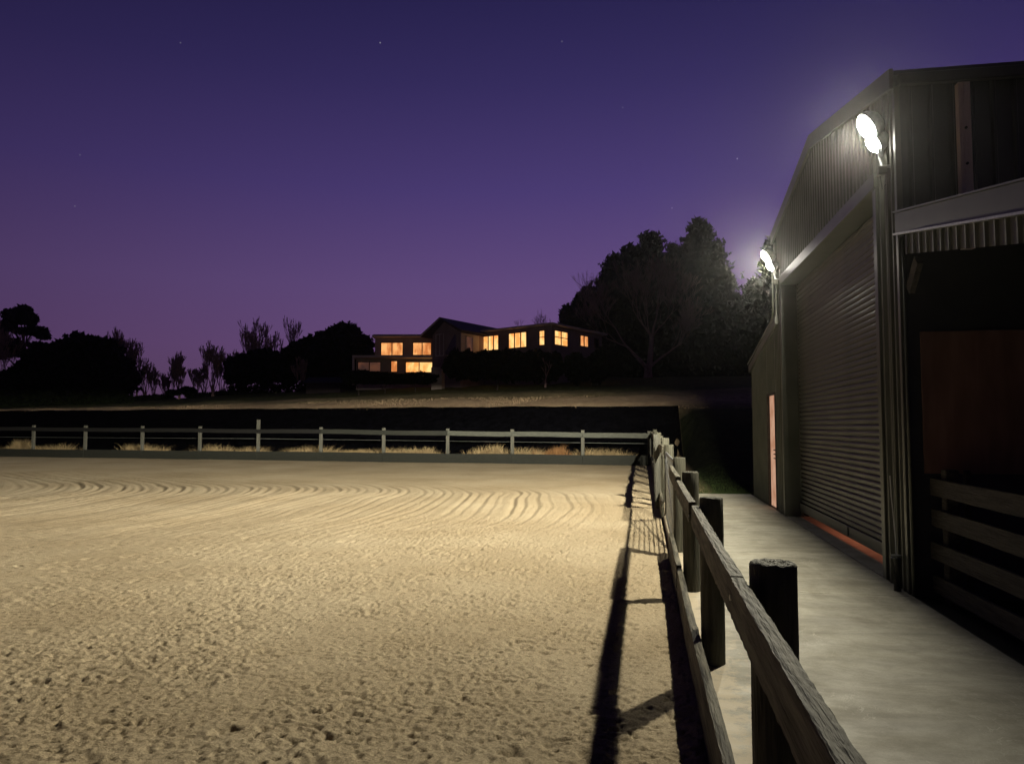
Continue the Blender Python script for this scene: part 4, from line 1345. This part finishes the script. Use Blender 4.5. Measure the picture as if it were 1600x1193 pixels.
for k, (x_, h_, lab_) in enumerate(((226, 52, 'narrow bare tree between the round dark tree and the low hazy ones'), (270, 44, 'narrow bare tree touching the left vase-shaped tree'),
                                 (318, 48, 'narrow bare tree touching the right vase-shaped tree on its left'), (346, 52, 'narrow bare tree touching the right vase-shaped tree on its right'),
                                 (384, 62, 'narrow bare tree at the left end of the middle row of dark trees'))):
    bare_tree(lab_, x_, 96, h_, .28, 80 + k, trunk=.1, depth=5, base_fork=vase, up=.75, twig=.024)
# evergreen masses
tree('round_tree', 'big round dark evergreen on the far left, right of the gum tree', 'tree', gbase(140, 84),
     [blob(125, 570, 84, 44, 40), blob(105, 560, 84, 30, 30), blob(155, 565, 84, 38, 36), blob(122, 545, 84, 30, 24), blob(165, 590, 84, 44, 30), blob(140, 600, 83, 60, 26),
      blob(180, 585, 84, 28, 30), blob(95, 595, 84, 30, 30), blob(140, 540, 84, 20, 14)], 16000, .42, 401, M['leaf'], 5, .4)
tree('round_tree', 'lower dark evergreen under the gum tree at the left edge', 'tree', gbase(40, 82),
     [blob(42, 594, 82, 34, 26), blob(64, 582, 82, 26, 26), blob(20, 606, 82, 30, 16), blob(72, 602, 82, 34, 24), blob(56, 570, 82, 18, 18)], 11000, .42, 402, M['leaf'], 3, .3)
# gum tree
gb = gbase(34, 92)
tree('gum_tree', 'tall open-crowned gum tree at the far left', 'tree', gb,
     [blob(22, 492, 92, 20, 12), blob(42, 498, 92, 13, 9), blob(8, 508, 92, 14, 9), blob(33, 484, 92, 12, 7), blob(52, 516, 92, 16, 8), blob(64, 524, 92, 10, 5), blob(30, 516, 92, 13, 6),
      blob(12, 538, 92, 20, 10), blob(58, 540, 92, 16, 6), blob(40, 552, 92, 20, 7), blob(70, 550, 92, 12, 6), blob(-12, 520, 92, 18, 9), blob(-4, 552, 92, 20, 8)], 6500, .36, 403, M['leafgum'], 9, .35, limbs=16)
# middle row
mid = [(375, 578, 88, 22, 24, 'dark shrubby tree at the left end of the middle row', 411), (412, 572, 88, 26, 26, 'second dark tree of the middle row, broad and low', 412),
       (448, 572, 88, 26, 28, 'third dark tree of the middle row', 413), (476, 560, 88, 24, 32, 'fourth dark tree of the middle row, left of the dome', 414)]
for (x, y, d, wx, wy, lab, s) in mid:
    tree('dark_tree', lab, 'tree', gbase(x, d), [blob(x, y, d, wx, wy), blob(x - wx * .5, y + wy * .3, d, wx * .6, wy * .6), blob(x + wx * .5, y + wy * .25, d, wx * .6, wy * .6), blob(x + 3, y - wy * .6, d, wx * .55, wy * .45)],
         6500, .36, s, M['leaf'], 3, .2, 'dark trees left of the house')
tree('dome_tree', 'dense dome-shaped dark tree immediately left of the house', 'tree', gbase(535, 88),
     [blob(530, 560, 88, 42, 44), blob(550, 545, 88, 30, 36), blob(512, 545, 88, 24, 30), blob(565, 575, 88, 26, 30), blob(500, 575, 88, 26, 28), blob(538, 527, 88, 28, 22)], 14000, .40, 420, M['leaf'], 4, .35, 'dark trees left of the house')
# low trees far left of the frame gap
tree('far_shrub', 'low dark shrub on the skyline beneath the bare trees', 'shrub', gbase(292, 86), [blob(292, 610, 86, 14, 6), blob(270, 613, 86, 12, 4)], 900, .25, 430, M['hedge'], .3, .05)

for (x0_, x1_, d_s, h_s, lab_) in ((-12, 66, 80, 13, 'dark scrub under the gum tree at the left edge'), (78, 200, 80, 12, 'dark scrub under the big round dark tree'), (205, 262, 90, 6, 'low dark scrub on the skyline beside the round dark tree'), (300, 372, 90, 5, 'low dark scrub under the right vase-shaped bare tree'),
                              (505, 605, 80, 9, 'low dark scrub along the left foot of the house terrace'),
                              (360, 500, 86, 12, 'dark scrub under the middle row of trees')):
    xm = (x0_ + x1_) / 2
    tree('scrub', lab_, 'scrub', gbase(xm, d_s), [(q.x, q.y, q.z + h_s / F * d_s * .5, 8 / F * d_s, 1.0, h_s / F * d_s * (.6 + .5 * vnoise(np.array([x_ * .11]), np.array([.5]), 3)[0])) for x_ in range(x0_, x1_, 7) for q in (gbase(x_, d_s),)],
         2600, .22, 470 + x0_ % 7, M['hedge'], .3, .05, limbs=1)

# hedge and garden shrubs in front of the house
tree('hedge', 'long dark clipped hedge below the right wing windows', 'hedge', gbase(775, 64),
     [blob(x, 571, 64, 20, 23) for x in range(712, 850, 13)], 12000, .28, 431, M['hedge'], .8, .1, limbs=2)
for k, (x, y, wx, wy, lab) in enumerate([(862, 572, 17, 24, 'dark garden shrub under the corner of the right wing'), (902, 575, 20, 22, 'dark garden shrub in front of the right house end'),
                                         (935, 572, 18, 26, 'dark garden shrub between the house end and the bare tree'), (600, 590, 40, 7, 'low dark garden hedge below the lower left windows'),
                                         (650, 590, 30, 7, 'low dark garden hedge left of the masonry pillar'), (560, 588, 24, 9, 'dark shrub at the left foot of the terrace')]):
    tree('garden_shrub', lab, 'shrub', gbase(x, 65), [blob(x, y, 65, wx, wy), blob(x - wx * .4, y + 3, 65, wx * .6, wy * .8), blob(x + wx * .4, y + 4, 65, wx * .6, wy * .7)], 3500, .24, 440 + k, M['hedge'], .6, .06, 'garden shrubs round the house', limbs=2)
# thin pale tree in front of the corner window
bare_tree('small pale-stemmed bare tree before the narrow house window', 852, 63, 62, .4, 45, trunk=.13, depth=4, up=.5)
tree('understorey', 'dark undergrowth beneath the conifers right of the house', 'shrub', gbase(1080, 84),
     [blob(x, 572 + (x % 3) * 3, 86, 24, 26) for x in range(950, 1240, 17)], 14000, .4, 460, M['hedge'], .8, .1, limbs=2)
# small dark outbuilding left of the house
ob = thing('outbuilding', 'low dark outbuilding with a mauve roof left of the house', 'outbuilding', gbase(512, 76))
p = ix(512, 76)
g = gz(p)
MB().box(p.x - 1.8, p.x + 1.8, p.y - 1.2, p.y + 1.2, g - .4, g + .9).build('wall', M['roof'], ob)
MB().prism([(p.x - 2.1, p.y - 1.4, g + .9), (p.x - 2.1, p.y + 1.4, g + .9), (p.x - 2.1, p.y, g + 1.5)], (4.2, 0, 0)).build('roof', M['roof'], ob)

# added haze box: stands in for lens bloom around the floodlights
hz, n_, p_ = new_mat('lamp_halo_haze')
n_.nodes.clear()
o_ = n_.nodes.new('ShaderNodeOutputMaterial'); pv = n_.nodes.new('ShaderNodeVolumePrincipled')
pv.inputs['Color'].default_value = (.9, .9, .95, 1); pv.inputs['Density'].default_value = .00017
pv.inputs['Anisotropy'].default_value = .94
n_.links.new(pv.outputs[0], o_.inputs['Volume'])
hb_ = kind(MB().box(-300, 300, -70, 420, -22, 27).build('haze', hz), 'stuff')
tag(hb_, 'thin haze added to give the floodlights a glow', 'haze')
